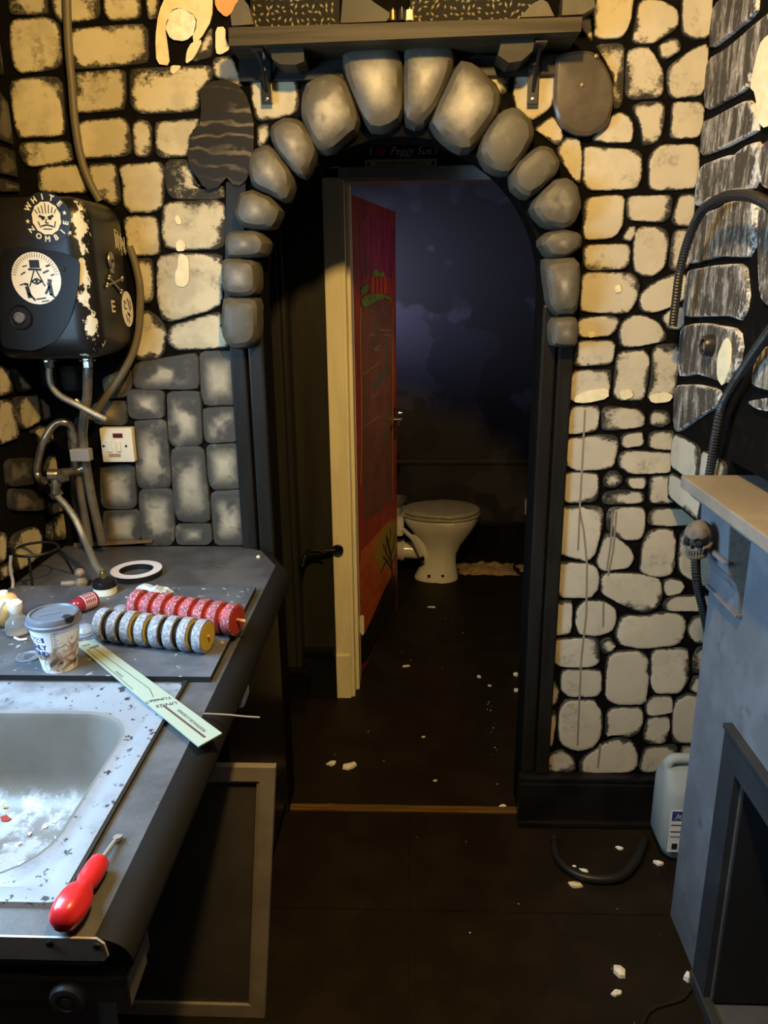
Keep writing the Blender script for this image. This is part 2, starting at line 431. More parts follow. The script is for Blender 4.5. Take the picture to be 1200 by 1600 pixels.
# ------------------------------------------------------------------ mural stones, traced on the plane of each wall
SL = {  # left of the arch
'stone_olive': [
 [(13,-14),(74,-14),(75,22),(67,24),(17,25)], [(80,-14),(155,-14),(157,30),(113,38),(98,38),(85,23)], [(162,-14),(218,-14),(222,30),(173,35),(163,20)],
 [(227,-14),(250,-14),(247,30),(232,33)], [(15,32),(80,27),(95,43),(97,107),(32,117),(20,100)], [(103,46),(225,38),(230,50),(232,97),(213,102),(117,110),(110,100)],
 [(15,130),(40,122),(97,121),(103,207),(97,213),(30,217),(25,200)], [(113,115),(133,113),(197,108),(197,157),(193,173),(120,178),(117,167)],
 [(204,110),(217,108),(333,102),(333,123),(313,140),(312,175),(217,179),(205,167)], [(32,223),(110,220),(115,248),(110,255),(47,263),(33,247)],
 [(120,190),(193,183),(202,197),(207,237),(200,245),(130,250),(123,230)], [(208,193),(220,187),(233,190),(238,203),(237,237),(230,247),(213,245),(208,230)],
 [(243,193),(253,190),(312,185),(313,197),(298,213),(295,245),(253,248),(245,240)], [(62,263),(87,258),(131,257),(143,303),(63,302),(60,283)],
 [(136,257),(182,255),(187,290),(190,313),(180,323),(150,306)], [(185,258),(250,253),(257,260),(257,307),(255,323),(240,333),(203,333),(193,320),(192,283)],
 [(258,257),(267,250),(295,249),(310,287),(315,298),(337,297),(350,290),(350,310),(333,312),(273,312),(262,300),(258,277)],
 [(193,338),(248,337),(252,393),(248,398),(207,402),(200,390)], [(255,323),(267,315),(343,313),(353,323),(352,380),(343,390),(277,391),(258,387),(253,363)],
 [(245,402),(277,395),(348,398),(350,413),(347,480),(267,503),(253,497),(247,467)], [(205,405),(238,403),(242,430),(240,467),(233,473),(220,473)],
 [(213,487),(233,485),(253,500),(262,520),(258,550),(250,560),(217,563),(210,557)], [(263,510),(347,485),(348,510),(358,527),(360,543),(277,548),(263,537)],
 [(333,92),(363,87),(380,130),(378,138),(355,130),(333,120)], [(378,92),(403,92),(407,115),(380,117)], [(393,118),(440,115),(465,123),(467,167),(460,180),(430,187),(400,190),(393,150)],
 [(437,108),(477,103),(478,118),(437,120)], [(480,92),(532,89),(533,107),(513,120),(487,133),(480,117)], [(402,197),(420,193),(422,213),(413,230),(402,230)],
 [(303,92),(333,38),(333,90),(302,98)]],
'stone_grey': [
 [(210,567),(300,552),(310,553),(312,600),(307,608),(217,608),(210,600)], [(313,553),(320,549),(367,548),(372,557),(371,627),(367,632),(320,633),(315,613)],
 [(200,613),(207,608),(253,609),(258,615),(258,650),(253,653),(210,655),(202,647)], [(145,632),(160,626),(197,627),(200,637),(199,660),(193,664),(148,662)],
 [(262,617),(267,612),(312,611),(315,620),(318,687),(313,695),(272,698),(265,687)], [(318,640),(323,637),(368,635),(373,640),(373,687),(367,690),(323,692),(319,673)],
 [(211,660),(217,657),(257,655),(262,663),(269,753),(265,760),(220,763),(215,750)], [(268,707),(277,698),(313,697),(320,703),(330,803),(327,815),(280,813),(273,793)],
 [(323,700),(330,694),(373,693),(377,700),(379,757),(373,763),(333,764),(327,753)], [(157,732),(163,727),(207,726),(212,733),(215,787),(210,794),(167,795),(160,787)],
 [(218,770),(223,764),(267,763),(273,770),(274,840),(270,850),(227,851),(222,840)], [(163,800),(170,797),(217,796),(221,803),(221,843),(215,849),(167,849),(163,840)],
 [(330,772),(337,767),(380,765),(383,770),(386,845),(382,850),(338,851),(335,840)], [(275,823),(282,818),(328,817),(332,823),(333,843),(328,850),(280,850),(276,842)],
 [(160,590),(205,573),(208,603),(200,620),(167,622)]],
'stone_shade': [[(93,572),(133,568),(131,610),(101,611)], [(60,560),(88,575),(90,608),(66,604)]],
}
SR = [
 [(928,11),(935,-14),(992,-14),(985,37),(973,61),(936,62),(927,57)], [(996,8),(1004,1),(1019,-2),(1036,3),(1055,13),(1060,25),(1058,45),(1019,71),(986,68),(992,37)],
 [(1065,-14),(1114,-14),(1110,54),(1102,61),(1084,62),(1064,54)], [(1027,72),(1047,60),(1058,61),(1063,71),(1062,82),(1041,94),(1031,91)],
 [(929,71),(970,69),(975,76),(972,167),(959,173),(956,153),(958,125),(942,93)], [(979,82),(993,75),(1013,74),(1023,88),(1036,113),(1036,142),(1030,153),(985,157),(976,150),(977,108)],
 [(1041,116),(1047,102),(1086,74),(1107,69),(1104,125),(1097,150),(1053,155),(1044,147)], [(986,167),(1004,159),(1033,160),(1038,167),(1037,195),(1030,218),(1016,227),(1003,227),(1000,198)],
 [(1050,163),(1055,159),(1095,160),(1100,170),(1098,198),(1090,217),(1050,218),(1046,210)], [(928,212),(953,181),(970,175),(985,184),(990,204),(987,224),(951,225),(925,220)],
 [(911,232),(919,229),(996,234),(1002,244),(1002,278),(993,296),(921,299),(910,286)], [(1013,246),(1031,227),(1084,225),(1091,232),(1093,255),(1088,292),(1078,296),(1019,299),(1013,289)],
 [(868,235),(883,215),(905,215),(910,244),(907,289),(897,283),(877,255)], [(912,309),(969,304),(976,312),(972,354),(960,372),(915,376),(910,366)],
 [(979,312),(984,306),(1047,304),(1050,312),(1047,339),(1035,349),(984,345),(978,336)], [(1054,324),(1062,304),(1085,303),(1086,318),(1081,354),(1056,354),(1048,345)],
 [(972,369),(982,354),(993,353),(991,369),(984,379),(972,375)], [(990,366),(999,355),(1026,354),(1042,361),(1045,378),(1039,417),(1020,432),(1005,433),(990,423),(988,399)],
 [(1050,369),(1056,359),(1078,358),(1080,369),(1076,420),(1050,424),(1045,417),(1047,390)], [(910,390),(919,382),(981,380),(985,390),(981,420),(927,424),(912,418)],
 [(909,432),(918,425),(987,426),(999,441),(996,468),(981,489),(960,491),(909,487),(905,480)], [(1000,459),(1020,441),(1053,427),(1073,429),(1072,466),(1041,483),(1017,490),(1002,486),(998,474)],
 [(1032,496),(1047,483),(1069,478),(1069,507),(1060,516),(1044,514)], [(901,504),(907,496),(954,492),(969,498),(963,516),(951,526),(903,528)],
 [(966,522),(972,501),(990,492),(1008,492),(1029,504),(1042,525),(1038,534),(984,544),(969,540)], [(897,543),(903,532),(954,531),(961,537),(957,570),(894,573)],
 [(892,579),(954,577),(955,588),(951,621),(900,630),(889,624)], [(963,555),(972,549),(1008,546),(1015,561),(1011,600),(1005,625),(966,625),(957,618)],
 [(1018,549),(1026,540),(1059,537),(1061,549),(1059,579),(1053,624),(1017,628),(1011,621),(1017,588)], [(885,657),(894,634),(933,633),(937,642),(934,669),(927,675),(885,679),(883,670)],
 [(940,642),(948,634),(999,639),(1007,648),(1006,667),(951,673),(940,669)], [(1015,648),(1023,640),(1044,642),(1048,660),(1032,668),(1015,664)],
 [(880,699),(885,685),(930,679),(963,680),(966,693),(960,726),(951,733),(900,736),(883,726)], [(970,682),(978,676),(1003,674),(1006,690),(1003,697),(975,700),(970,696)],
 [(1014,678),(1023,673),(1052,672),(1059,681),(1058,693),(1050,703),(1020,702),(1012,696)], [(966,711),(981,702),(1050,707),(1060,714),(1058,732),(1044,739),(984,741),(967,729)],
 [(876,741),(900,736),(933,739),(936,750),(933,783),(882,787),(876,765)], [(942,747),(951,736),(963,735),(972,744),(972,753),(960,762),(943,760)],
 [(976,750),(984,745),(1008,745),(1011,754),(1005,764),(984,763)], [(940,780),(945,769),(972,765),(1006,768),(1006,786),(945,788)],
 [(1014,750),(1020,743),(1056,743),(1058,756),(1056,786),(1014,787)],
 [(870,804),(876,792),(933,790),(943,798),(940,828),(928,870),(915,877),(870,864),(867,852)], [(948,804),(954,792),(1002,791),(1009,801),(1006,834),(999,844),(975,844),(948,828)],
 [(1011,810),(1020,793),(1092,793),(1112,797),(1112,818),(1092,820),(1032,822),(1012,819)], [(930,879),(945,834),(960,834),(987,858),(991,873),(981,888),(939,892)],
 [(999,888),(1002,852),(1011,831),(1029,825),(1050,826),(1056,840),(1054,888),(1044,900),(1020,901),(1002,894)], [(1059,870),(1063,834),(1071,827),(1095,830),(1110,840),(1122,882),(1120,915),(1098,916),(1068,900),(1060,891)],
 [(865,894),(873,877),(927,880),(937,897),(935,918),(924,934),(876,933),(867,924)], [(939,900),(943,894),(999,895),(1032,904),(1034,927),(1029,948),(1008,958),(972,945),(939,927)],
 [(1036,906),(1047,902),(1065,906),(1070,916),(1062,927),(1041,931),(1036,924)], [(1035,942),(1050,930),(1122,928),(1122,955),(1038,954)],
 [(865,940),(893,937),(895,950),(892,990),(865,993)], [(900,950),(913,937),(943,938),(962,950),(963,970),(955,987),(927,994),(903,990),(898,970)],
 [(960,987),(973,960),(1007,962),(1033,955),(1063,958),(1072,973),(1067,997),(1057,1008),(1000,1013),(967,1007)], [(1073,980),(1083,963),(1108,959),(1112,1005),(1087,1005),(1075,993)],
 [(860,1007),(870,997),(927,995),(935,1000),(937,1033),(927,1042),(877,1042),(863,1033)], [(938,1000),(953,995),(963,1007),(957,1017),(943,1021),(938,1013)],
 [(947,1027),(960,1017),(1000,1015),(1013,1027),(1013,1067),(1008,1100),(960,1100),(945,1090)], [(1017,1020),(1023,1013),(1073,1012),(1076,1027),(1075,1063),(1060,1083),(1023,1082),(1015,1070)],
 [(1082,1027),(1090,1010),(1110,1008),(1110,1052),(1082,1050)], [(875,1057),(880,1045),(940,1045),(940,1077),(932,1088),(887,1088),(876,1077)],
 [(857,1067),(867,1063),(874,1077),(870,1097),(857,1107)], [(1077,1073),(1083,1056),(1102,1055),(1100,1087),(1078,1078)], [(1008,1097),(1020,1087),(1050,1086),(1052,1113),(1013,1118),(1008,1113)],
 [(1050,1107),(1055,1093),(1073,1083),(1097,1088),(1096,1160),(1053,1160),(1049,1147)], [(872,1113),(883,1092),(927,1092),(940,1110),(941,1143),(928,1167),(903,1173),(877,1163),(872,1147)],
 [(947,1113),(957,1104),(1000,1104),(1006,1117),(1000,1143),(983,1152),(960,1147),(945,1150)], [(1007,1133),(1013,1120),(1045,1118),(1047,1133),(1040,1160),(1013,1162),(1004,1153)],
 [(855,1117),(867,1108),(870,1120),(863,1167),(853,1167)], [(853,1190),(860,1177),(877,1170),(897,1183),(900,1205),(853,1205)],
 [(905,1193),(910,1183),(943,1160),(967,1151),(987,1157),(997,1177),(995,1197),(983,1206),(907,1206)], [(998,1197),(1007,1167),(1057,1162),(1058,1177),(1050,1193),(1033,1195),(1020,1206),(1003,1205)],
 [(1060,1180),(1067,1165),(1097,1163),(1097,1193),(1060,1193)],
 [(807,107),(830,97),(860,87),(872,90),(867,120),(863,167),(833,190),(807,173),(800,147)], [(715,88),(760,86),(800,107),(790,147),(782,150),(747,110),(717,100)],
 [(833,202),(863,180),(877,200),(880,217),(870,230),(847,213)], [(905,27),(923,28),(926,70),(905,43)],
]
i = 0
for mname, lst in SL.items():
    for px in lst:
        i += 1; stone(px, 'y', YB, .007 if mname != 'stone_grey' else .011, mname, wall_back, seed=i)
for px in SR:
    i += 1; stone(px, 'y', YB, .007, 'stone_cream', wall_back, seed=i)
for px in [
 [(1122,2),(1186,-24),(1187,21),(1114,78),(1114,45)], [(1110,93),(1135,80),(1186,38),(1215,15),(1215,100),(1177,110),(1173,137),(1106,173),(1105,138)],
 [(1102,191),(1120,184),(1177,153),(1186,185),(1190,204),(1135,231),(1098,244)], [(1096,261),(1143,242),(1150,246),(1165,231),(1188,221),(1194,233),(1192,272),(1182,295),(1135,301),(1098,320),(1089,323)],
 [(1100,336),(1131,325),(1136,319),(1169,311),(1186,314),(1183,369),(1177,402),(1128,399),(1078,413),(1084,369)], [(1077,424),(1122,415),(1166,413),(1172,454),(1164,501),(1144,492),(1072,495),(1073,465)],
 [(1068,512),(1095,505),(1158,514),(1161,547),(1155,575),(1143,600),(1095,583),(1064,588),(1065,547)], [(1060,602),(1095,601),(1131,611),(1125,635),(1095,652),(1062,676),(1056,665),(1057,630)],
 [(1192,320),(1220,326),(1220,480),(1194,470),(1190,380)], [(1183,575),(1200,542),(1225,540),(1225,615),(1180,602)], [(1172,627),(1225,619),(1225,645),(1190,640)], [(1193,230),(1225,205),(1225,300),(1194,290)]]:
    i += 1; stone(px, 'x', XR, .010, 'stone_black', wall_right, seed=i, q=.14)
def proj(p):
    q = ROT.transposed() @ (Vector(p)-CAM); return (600+FPX*q.x/-q.z, 800-FPX*q.y/-q.z)
for y0_, y1_, z0_, z1_ in ((1.76, 1.91, 1.19, 1.274), (1.93, 2.135, 1.18, 1.276), (1.76, 2.135, 1.095, 1.165)):
    i += 1; stone([proj((XR, y_, z_)) for y_, z_ in ((y0_, z0_), (y0_, z1_), (y1_, z1_), (y1_, z0_))], 'x', XR, .007, 'stone_cream', wall_right, seed=i, q=.1)
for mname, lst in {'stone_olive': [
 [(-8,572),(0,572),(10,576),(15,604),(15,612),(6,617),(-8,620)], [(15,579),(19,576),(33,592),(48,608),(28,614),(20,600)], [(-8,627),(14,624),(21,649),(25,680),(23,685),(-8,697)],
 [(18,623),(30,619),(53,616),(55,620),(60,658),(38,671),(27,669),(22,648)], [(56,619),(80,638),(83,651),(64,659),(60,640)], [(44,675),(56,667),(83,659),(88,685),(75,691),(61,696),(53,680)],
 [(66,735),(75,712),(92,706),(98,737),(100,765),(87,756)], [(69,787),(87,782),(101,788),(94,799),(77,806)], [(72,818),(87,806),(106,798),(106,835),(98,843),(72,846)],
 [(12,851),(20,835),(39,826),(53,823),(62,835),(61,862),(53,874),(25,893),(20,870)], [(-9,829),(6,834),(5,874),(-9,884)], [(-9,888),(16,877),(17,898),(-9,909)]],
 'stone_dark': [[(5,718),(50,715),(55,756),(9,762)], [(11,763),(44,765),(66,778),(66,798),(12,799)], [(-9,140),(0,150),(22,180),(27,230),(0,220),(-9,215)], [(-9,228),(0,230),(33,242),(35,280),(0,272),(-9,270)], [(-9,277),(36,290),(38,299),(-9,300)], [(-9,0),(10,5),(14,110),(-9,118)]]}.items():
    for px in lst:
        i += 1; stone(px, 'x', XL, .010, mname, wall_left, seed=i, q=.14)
# the mural carries on along both side walls towards the camera
rs_ = random.Random(77)
def course(X, y0_, y1_, z0_, z1_, m_, par):
    global i
    y_ = y1_
    while y_ > y0_+.06:
        L_ = min(rs_.uniform(.16, .30), y_-y0_); g = .012; i += 1
        j_ = [rs_.uniform(-.012, .012) for _ in range(4)]
        stone([proj((X, y_-L_+g, z0_+g+j_[0])), proj((X, y_-g, z0_+g+j_[1])), proj((X, y_-g, z1_-g+j_[2])), proj((X, y_-L_+g, z1_-g+j_[3]))], 'x', X, .010, m_, par, seed=i, q=.14, n=18)
        y_ -= L_
for a_, b_, y1_ in ((1.50, 1.66, 1.42), (1.66, 1.84, 1.44), (1.84, 2.0, 1.42), (2.0, 2.17, 1.44), (2.17, 2.34, 1.66), (2.34, 2.5, 1.80)): course(XR, .75, y1_, a_, b_, 'stone_black', wall_right)
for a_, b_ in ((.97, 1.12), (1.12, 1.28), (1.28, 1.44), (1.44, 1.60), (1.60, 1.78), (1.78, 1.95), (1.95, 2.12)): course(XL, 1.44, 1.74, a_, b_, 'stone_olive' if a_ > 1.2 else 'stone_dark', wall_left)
# rounded raised stones ringing the arch
for px in [
 [(350,472),(357,465),(400,467),(405,480),(405,525),(395,540),(360,543),(350,520)], [(349,410),(357,404),(402,407),(406,450),(398,461),(353,462)], [(355,372),(362,362),(405,362),(420,378),(415,400),(358,404),(355,385)],
 [(370,327),(377,305),(395,297),(427,312),(440,330),(427,357),(390,357),(372,347)], [(392,263),(398,237),(420,228),(437,243),(457,273),(458,293),(447,315),(413,300),(395,290)],
 [(423,203),(437,190),(460,187),(477,197),(493,230),(493,247),(477,277),(460,270),(430,233)], [(473,157),(483,133),(507,120),(530,120),(543,137),(560,187),(557,203),(513,238),(497,235),(483,213),(473,180)],
 [(537,97),(547,78),(580,73),(613,75),(627,93),(628,173),(620,190),(597,203),(577,198),(560,167),(543,127)], [(632,83),(643,72),(680,70),(703,80),(708,97),(697,140),(673,183),(657,197),(637,190),(632,173)],
 [(715,103),(733,102),(773,133),(780,150),(777,177),(733,238),(713,233),(683,210),(675,193),(687,160)], [(782,177),(803,170),(827,190),(832,213),(820,240),(793,273),(760,263),(748,240),(757,213)],
 [(797,280),(807,257),(840,230),(860,233),(873,257),(867,273),(840,300),(820,310),(803,297)], [(833,317),(863,283),(887,280),(900,293),(906,320),(897,347),(877,358),(847,350),(832,333)],
 [(842,380),(852,366),(882,359),(905,366),(907,384),(885,402),(855,402)], [(849,411),(858,405),(894,404),(904,414),(902,468),(897,489),(867,491),(857,474)], [(858,507),(867,496),(897,495),(902,507),(899,537),(891,541),(860,540)]]:
    i += 1
    c = [sum(q[k] for q in px)/len(px) for k in (0, 1)]
    px = [((u-c[0])*1.06+c[0], (v-c[1])*1.06+c[1]) for u, v in px]
    px = [(646+(u-646)*.982, 442+(v-442)*.984) for u, v in px]
    stone(px, 'y', YB-.001, .080, 'arch_grey', wall_back, 'arch_stone', seed=i, dome=True, n=22, wob=.025, q=.16)
# peeled paint and plaster on the walls
for px, m in [
 ([(248,20),(263,-14),(333,-14),(332,30),(313,63),(300,66),(308,25),(275,10),(258,43),(262,68),(266,103),(245,100),(243,60)], 'plaster'),
 ([(258,43),(267,17),(280,12),(308,27),(307,50),(290,65),(267,62)], 'plaster_white'), ([(268,102),(285,103),(272,117),(266,112)], 'plaster'), ([(300,66),(318,62),(303,92),(290,101),(292,80)], 'plaster'),
 ([(335,-14),(380,-14),(363,20),(353,28),(337,13)], 'plaster_orange'), ([(337,43),(352,42),(353,63),(360,77),(345,86),(337,83)], 'plaster'),
 ([(273,340),(278,335),(284,345),(283,351),(276,350)], 'plaster'), ([(275,380),(282,373),(290,380),(289,392),(276,393)], 'plaster'), ([(279,400),(284,396),(295,402),(296,440),(288,449),(274,446),(274,425),(278,418)], 'plaster')]:
    patch(px, 'y', YB-.0075, .0025, m, wall_back, 'peeled_patch')
for px in [[(1225,40),(1199,56),(1188,70),(1173,136),(1182,145),(1188,202),(1225,188)], [(1136,525),(1144,539),(1142,575),(1131,605),(1122,591),(1122,556)]]:
    patch(px, 'x', XR-.0105, .003, 'plaster', wall_right, 'peeled_patch')
for px in [[(900,617),(920,610),(950,606),(951,622),(915,630),(895,628)], [(968,612),(985,607),(990,620),(972,626)], [(1012,618),(1040,612),(1052,618),(1045,628),(1018,630)], [(918,519),(928,517),(930,526),(920,528)], [(960,448),(968,444),(971,456),(962,458)]]:
    patch(px, 'y', YB-.0075, .003, 'plaster', wall_back, 'peeled_patch')
M('drip_paint', (.21, .185, .14), .6)
for pts in [[(914,640),(910,720),(906,790),(903,860)], [(906,800),(912,830),(917,880),(916,960),(908,1030),(902,1165)], [(957,800),(954,850),(948,890)], [(963,800),(958,860),(950,900)], [(943,940),(942,980)], [(938,1162),(934,1200)]]:
    mb = MB()
    for (a, b) in zip(pts, pts[1:]):
        wdt = 3.0
        mb.prism([P(a[0]-wdt/2, a[1], 'y', YB-.0072), P(a[0]+wdt/2, a[1], 'y', YB-.0072), P(b[0]+wdt/2, b[1], 'y', YB-.0072), P(b[0]-wdt/2, b[1], 'y', YB-.0072)], (0, -.0006, 0))
    mb.build('paint_drip', 'drip_paint', wall_back)

# ------------------------------------------------------------------ door with painted mural
M('door_red', (.36, .04, .018), .45, col2=(.22, .022, .04), scale=5, stretch=(2, 2, .6))
M('door_orange', (.62, .14, .02), .5, col2=(.48, .07, .016), scale=12, stretch=(1, 1, 2.5))
M('door_olive', (.34, .27, .03), .5, col2=(.45, .19, .02), scale=9)
M('door_magenta', (.34, .02, .12), .5, col2=(.12, .016, .045), scale=6, stretch=(4, 4, .8))
M('door_maroon', (.19, .070, .045), .5, col2=(.14, .052, .034), scale=8)
M('door_green', (.18, .28, .03), .5, col2=(.08, .15, .03), scale=40)
M('door_dark', (.014, .010, .009), .5)
M('door_grey', (.085, .09, .075), .5)
M('door_line', (.22, .13, .08), .5)
M('door_brick', (.55, .05, .025), .5)
M('chrome', (.75, .74, .72), .18, 1.0)
H0, H1 = V(-.232, 3.062, .012), V(-.086, 3.83, .012)
dx = (H1-H0).normalized(); dn = V(dx.y, -dx.x, 0)      # dn faces the passage
DW = (H1-H0).length
door = struct('door_1', MB().prism([H0, H1, H1-dn*.036, H0-dn*.036], (0, 0, 1.985)), 'door_red')
MB().prism([H0-dx*.0015, H0+dx*.001, H0+dx*.001-dn*.0365, H0-dx*.0015-dn*.0365], (0, 0, 1.985)).build('door_edge', 'cream_gloss', door)
def onpx(u, v):     # a point of the door face seen at this pixel -> door coordinates
    d = ray(u, v); t = (H0-CAM).dot(dn)/d.dot(dn); p = CAM+d*t-H0
    return p.dot(dx), p.z
def door_patch(name, m, pxs, lift=.0004, th=.0006, soft=True):
    pts = [onpx(*q) for q in pxs]
    if soft:
        pts = [(p.x, p.y) for p in chaikin([Vector((x, y, 0)) for x, y in pts], .2, 1)]
    mb = MB(); plane_poly(mb, [(min(max(x, .004), DW-.004), max(z, .004)) for x, z in pts], H0, dx, (0, 0, 1), lift, th)
    return mb.build(name, m, door)
def door_lines(name, m, segs, w=.008, lift=.0016):
    mb = MB()
    for s in segs:
        pts = [onpx(*q) for q in s]
        for a, b in zip(pts, pts[1:]): plane_poly(mb, strip2(a, b, w), H0, dx, (0, 0, 1), lift, .0005)
    return mb.build(name, m, door)
door_patch('painted_sky', 'door_magenta', [(560,330),(618,350),(617,440),(600,425),(575,430),(563,440)])
door_patch('painted_sunset', 'door_orange', [(561,865),(580,845),(619,800),(619,880),(612,900),(600,920),(588,950),(577,975),(561,1005)])
door_patch('painted_glow', 'door_olive', [(590,835),(619,808),(619,870),(606,885),(596,890),(588,880),(583,865)], .0011)
door_patch('painted_hill', 'door_dark', [(561,1004),(580,968),(590,945),(606,908),(619,895),(619,945),(600,985),(562,1050)], .0012)
tree = [[(612,925),(612,890),(610,868),(606,850),(603,838)], [(610,868),(616,850),(617,830)], [(611,880),(602,862),(598,850)], [(612,890),(604,876),(600,882),(595,894)], [(606,850),(610,836),(609,826)], [(613,878),(619,866)], [(602,862),(603,850)], [(604,876),(598,870)]]
door_lines('painted_tree', 'door_dark', tree[:1], .03, .0018); door_lines('painted_branches', 'door_dark', tree[1:], .014, .0018)
door_patch('painted_tombstone', 'door_maroon', [(565,488),(572,474),(590,466),(606,470),(613,480),(613,778),(600,790),(580,808),(566,812)], .0012, soft=False)
door_patch('painted_candle_wax', 'door_brick', [(579,432),(604,434),(605,458),(592,462),(578,458)], .0012, soft=False)
door_lines('painted_candle_gap', 'door_dark', [[(586,428),(586,460)], [(592,428),(592,461)], [(598,430),(598,460)]], .012, .0022)
door_patch('painted_flame', 'door_green', [(580,432),(582,423),(588,420),(592,427),(598,424),(602,434),(592,432)], .0022)
door_patch('painted_slime', 'door_green', [(563,470),(568,462),(590,458),(610,464),(612,472),(602,466),(592,468),(580,474),(571,480),(566,478)], .0022)
door_patch('painted_slime', 'door_green', [(563,450),(572,443),(577,447),(572,458),(563,460)], .0022)
door_lines('painted_border', 'door_olive', [[(563,480),(562,520),(564,620),(564,700),(563,760)], [(613,480),(613,780)]], .014, .0026)
door_lines('painted_rune', 'door_grey', [[(592,495),(584,525),(582,534)], [(603,520),(603,575)], [(604,580),(582,605)], [(603,642),(600,690)]], .035, .0022)
door_lines('painted_outline', 'door_line', [[(594,480),(601,492),(602,505)], [(576,524),(584,522)], [(592,515),(613,517)], [(577,550),(592,540)], [(578,548),(592,546)], [(580,606),(579,625),(590,614)], [(600,523),(612,526)], [(566,586),(592,566)], [(566,668),(592,650)]], .009, .003)
hp = P(620, 662, 'y', 3.78); 
hd = MB(); 
q = H0+dx*(DW-.055)+V(0, 0, 1.0)
hd.prism([q+dn*.001-dx*.02-V(0, 0, .08), q+dn*.001+dx*.02-V(0, 0, .08), q+dn*.001+dx*.02+V(0, 0, .08), q+dn*.001-dx*.02+V(0, 0, .08)], dn*.004)
hd.cyl(q+V(0, 0, .02), q+V(0, 0, .02)+dn*.045, .009).tube([q+V(0, 0, .02)+dn*.042, q+V(0, 0, .02)+dn*.045-dx*.05, q+V(0, 0, .015)+dn*.042-dx*.10], .008)
hd.build('door_handle', 'chrome', door, smooth=True)
q2 = H1+V(0, 0, .985)
MB().prism([q2-dn*.008, q2-dn*.026, q2-dn*.026+dx*.002, q2-dn*.008+dx*.002], (0, 0, .11)).build('latch_plate', 'chrome', door)
lt = MB(); lt.box((q2.x+.008, q2.y-.002, q2.z+.05), (q2.x+.030, q2.y+.014, q2.z+.062), .002); lt.build('latch', 'chrome', door)

# small signs above the inner door
M('sign_black', (.05, .022, .018), .4); M('sign_green', (.50, .52, .28), .5); M('sign_cream', (.80, .74, .58), .5); M('sign_red', (.55, .04, .025), .5)
ys = 2.888
a, b = P(569, 225, 'y', ys), P(683, 249, 'y', ys); c, d = P(571, 249, 'y', ys), P(684, 262, 'y', ys)
sg = empty('diner_sign', (0, ys, d.z), 'small black souvenir sign with red heart screwed above the inner door', 'sign')
MB().box((a.x, ys, c.z), (b.x, ys+.012, a.z), .002).build('upper_panel', 'sign_black', sg)
MB().box((a.x+.002, ys-.001, d.z), (b.x, ys+.012, c.z-.001), .002).build('lower_panel', 'sign_green', sg)
zc = (a.z+c.z)/2
t = MB(); plane_text(t, 'I', .040, (a.x+.024, ys-.0005, zc), (1, 0, 0), (0, 0, 1)); t.build('lettering', 'sign_cream', sg); t = MB(); plane_text(t, "Peggy Sue's", .036, (a.x+.170, ys-.0005, zc), (1, 0, 0), (0, 0, 1), font_shear=.3)
t.build('lettering', 'sign_cream', sg)
h = [(0.016*sin(k/16*2*pi)**3, .001*(13*cos(k/16*2*pi)-5*cos(2*k/16*2*pi)-2*cos(3*k/16*2*pi)-cos(4*k/16*2*pi))) for k in range(16)]
t = MB(); plane_poly(t, h, (a.x+.060, ys-.0005, zc), (1, 0, 0), (0, 0, 1), .0005, .001); t.build('heart', 'sign_red', sg)
t = MB(); zc = (c.z+d.z)/2; plane_text(t, "50'S DINER YERMO, CA.", .0165, (0.5*(a.x+b.x), ys-.0015, zc), (1, 0, 0), (0, 0, 1))
for s in (a.x+.014, b.x-.014): t.lathe([(.006, 0), (.006, .001)], (s, ys-.0012, zc), (0, -1, 0), 12)
t.build('address_lettering', 'sign_black', sg)

# ------------------------------------------------------------------ toilet in the far room
M('porcelain', (.88, .86, .82), .12, spec=.6, coat=.3); M('seat_plastic', (.42, .39, .34), .25, col2=(.37, .345, .30), scale=20, spec=.5); M('pipe_white', (.72, .70, .68), .35)
TX, TY = .168, 4.27
to = empty('toilet', (TX, TY, 0), 'white toilet with closed lid in the dark room beyond the red door', 'toilet')
mb = MB()
secs = [(0, .135, .130, .100), (.015, .135, .130, .100), (.03, .138, .122, .094), (.10, .150, .100, .078), (.16, .158, .095, .078), (.22, .166, .118, .095), (.28, .164, .165, .130), (.33, .160, .200, .160), (.365, .158, .216, .176), (.385, .158, .220, .180), (.392, .158, .214, .175)]
N = 32; vs = []; fs = []
for z, x0, hx, hy in secs:
    for k in range(N):
        t = 2*pi*k/N; e = 1 if cos(t) > 0 else .86
        vs.append((x0+hx*cos(t), TY+hy*sin(t)*e, z))
for i2 in range(len(secs)-1):
    for k in range(N): fs.append((i2*N+k, i2*N+(k+1) % N, (i2+1)*N+(k+1) % N, (i2+1)*N+k))
fs += [tuple(range(N-1, -1, -1)), tuple(range((len(secs)-1)*N, len(secs)*N))]
mb.add(vs, fs).build('pan', 'porcelain', to, smooth=True)
tr = MB().tube([(.12, TY, .31), (.045, TY, .27), (.035, TY, .20), (.075, TY, .13), (.10, TY, .07)], .048, 16, rr=lambda f: .050-.012*abs(f-.5))
tr.tube([(.03, TY, .17), (-.06, TY, .175)], .05, 16, smooth=False); tr.build('trap', 'porcelain', to, smooth=True)
MB().lathe([(.052, 0), (.066, .0), (.068, .012), (.062, .03), (.060, .075), (.064, .078), (.064, .09), (.05, .09)], (-.055, TY, .175), (-1, 0, .03), 24).build('outlet_collar', 'pipe_white', to, smooth=True)
MB().tube([(-.06, TY-.14, .345), (.0, TY-.135, .28), (.045, TY-.11, .17)], .013, 12).build('overflow_pipe', 'pipe_white', to, smooth=True)
MB().tube([(.043, TY-.111, .176), (.051, TY-.106, .150)], .0145, 12, smooth=False).build('pipe_tip', 'gloss_black', to)
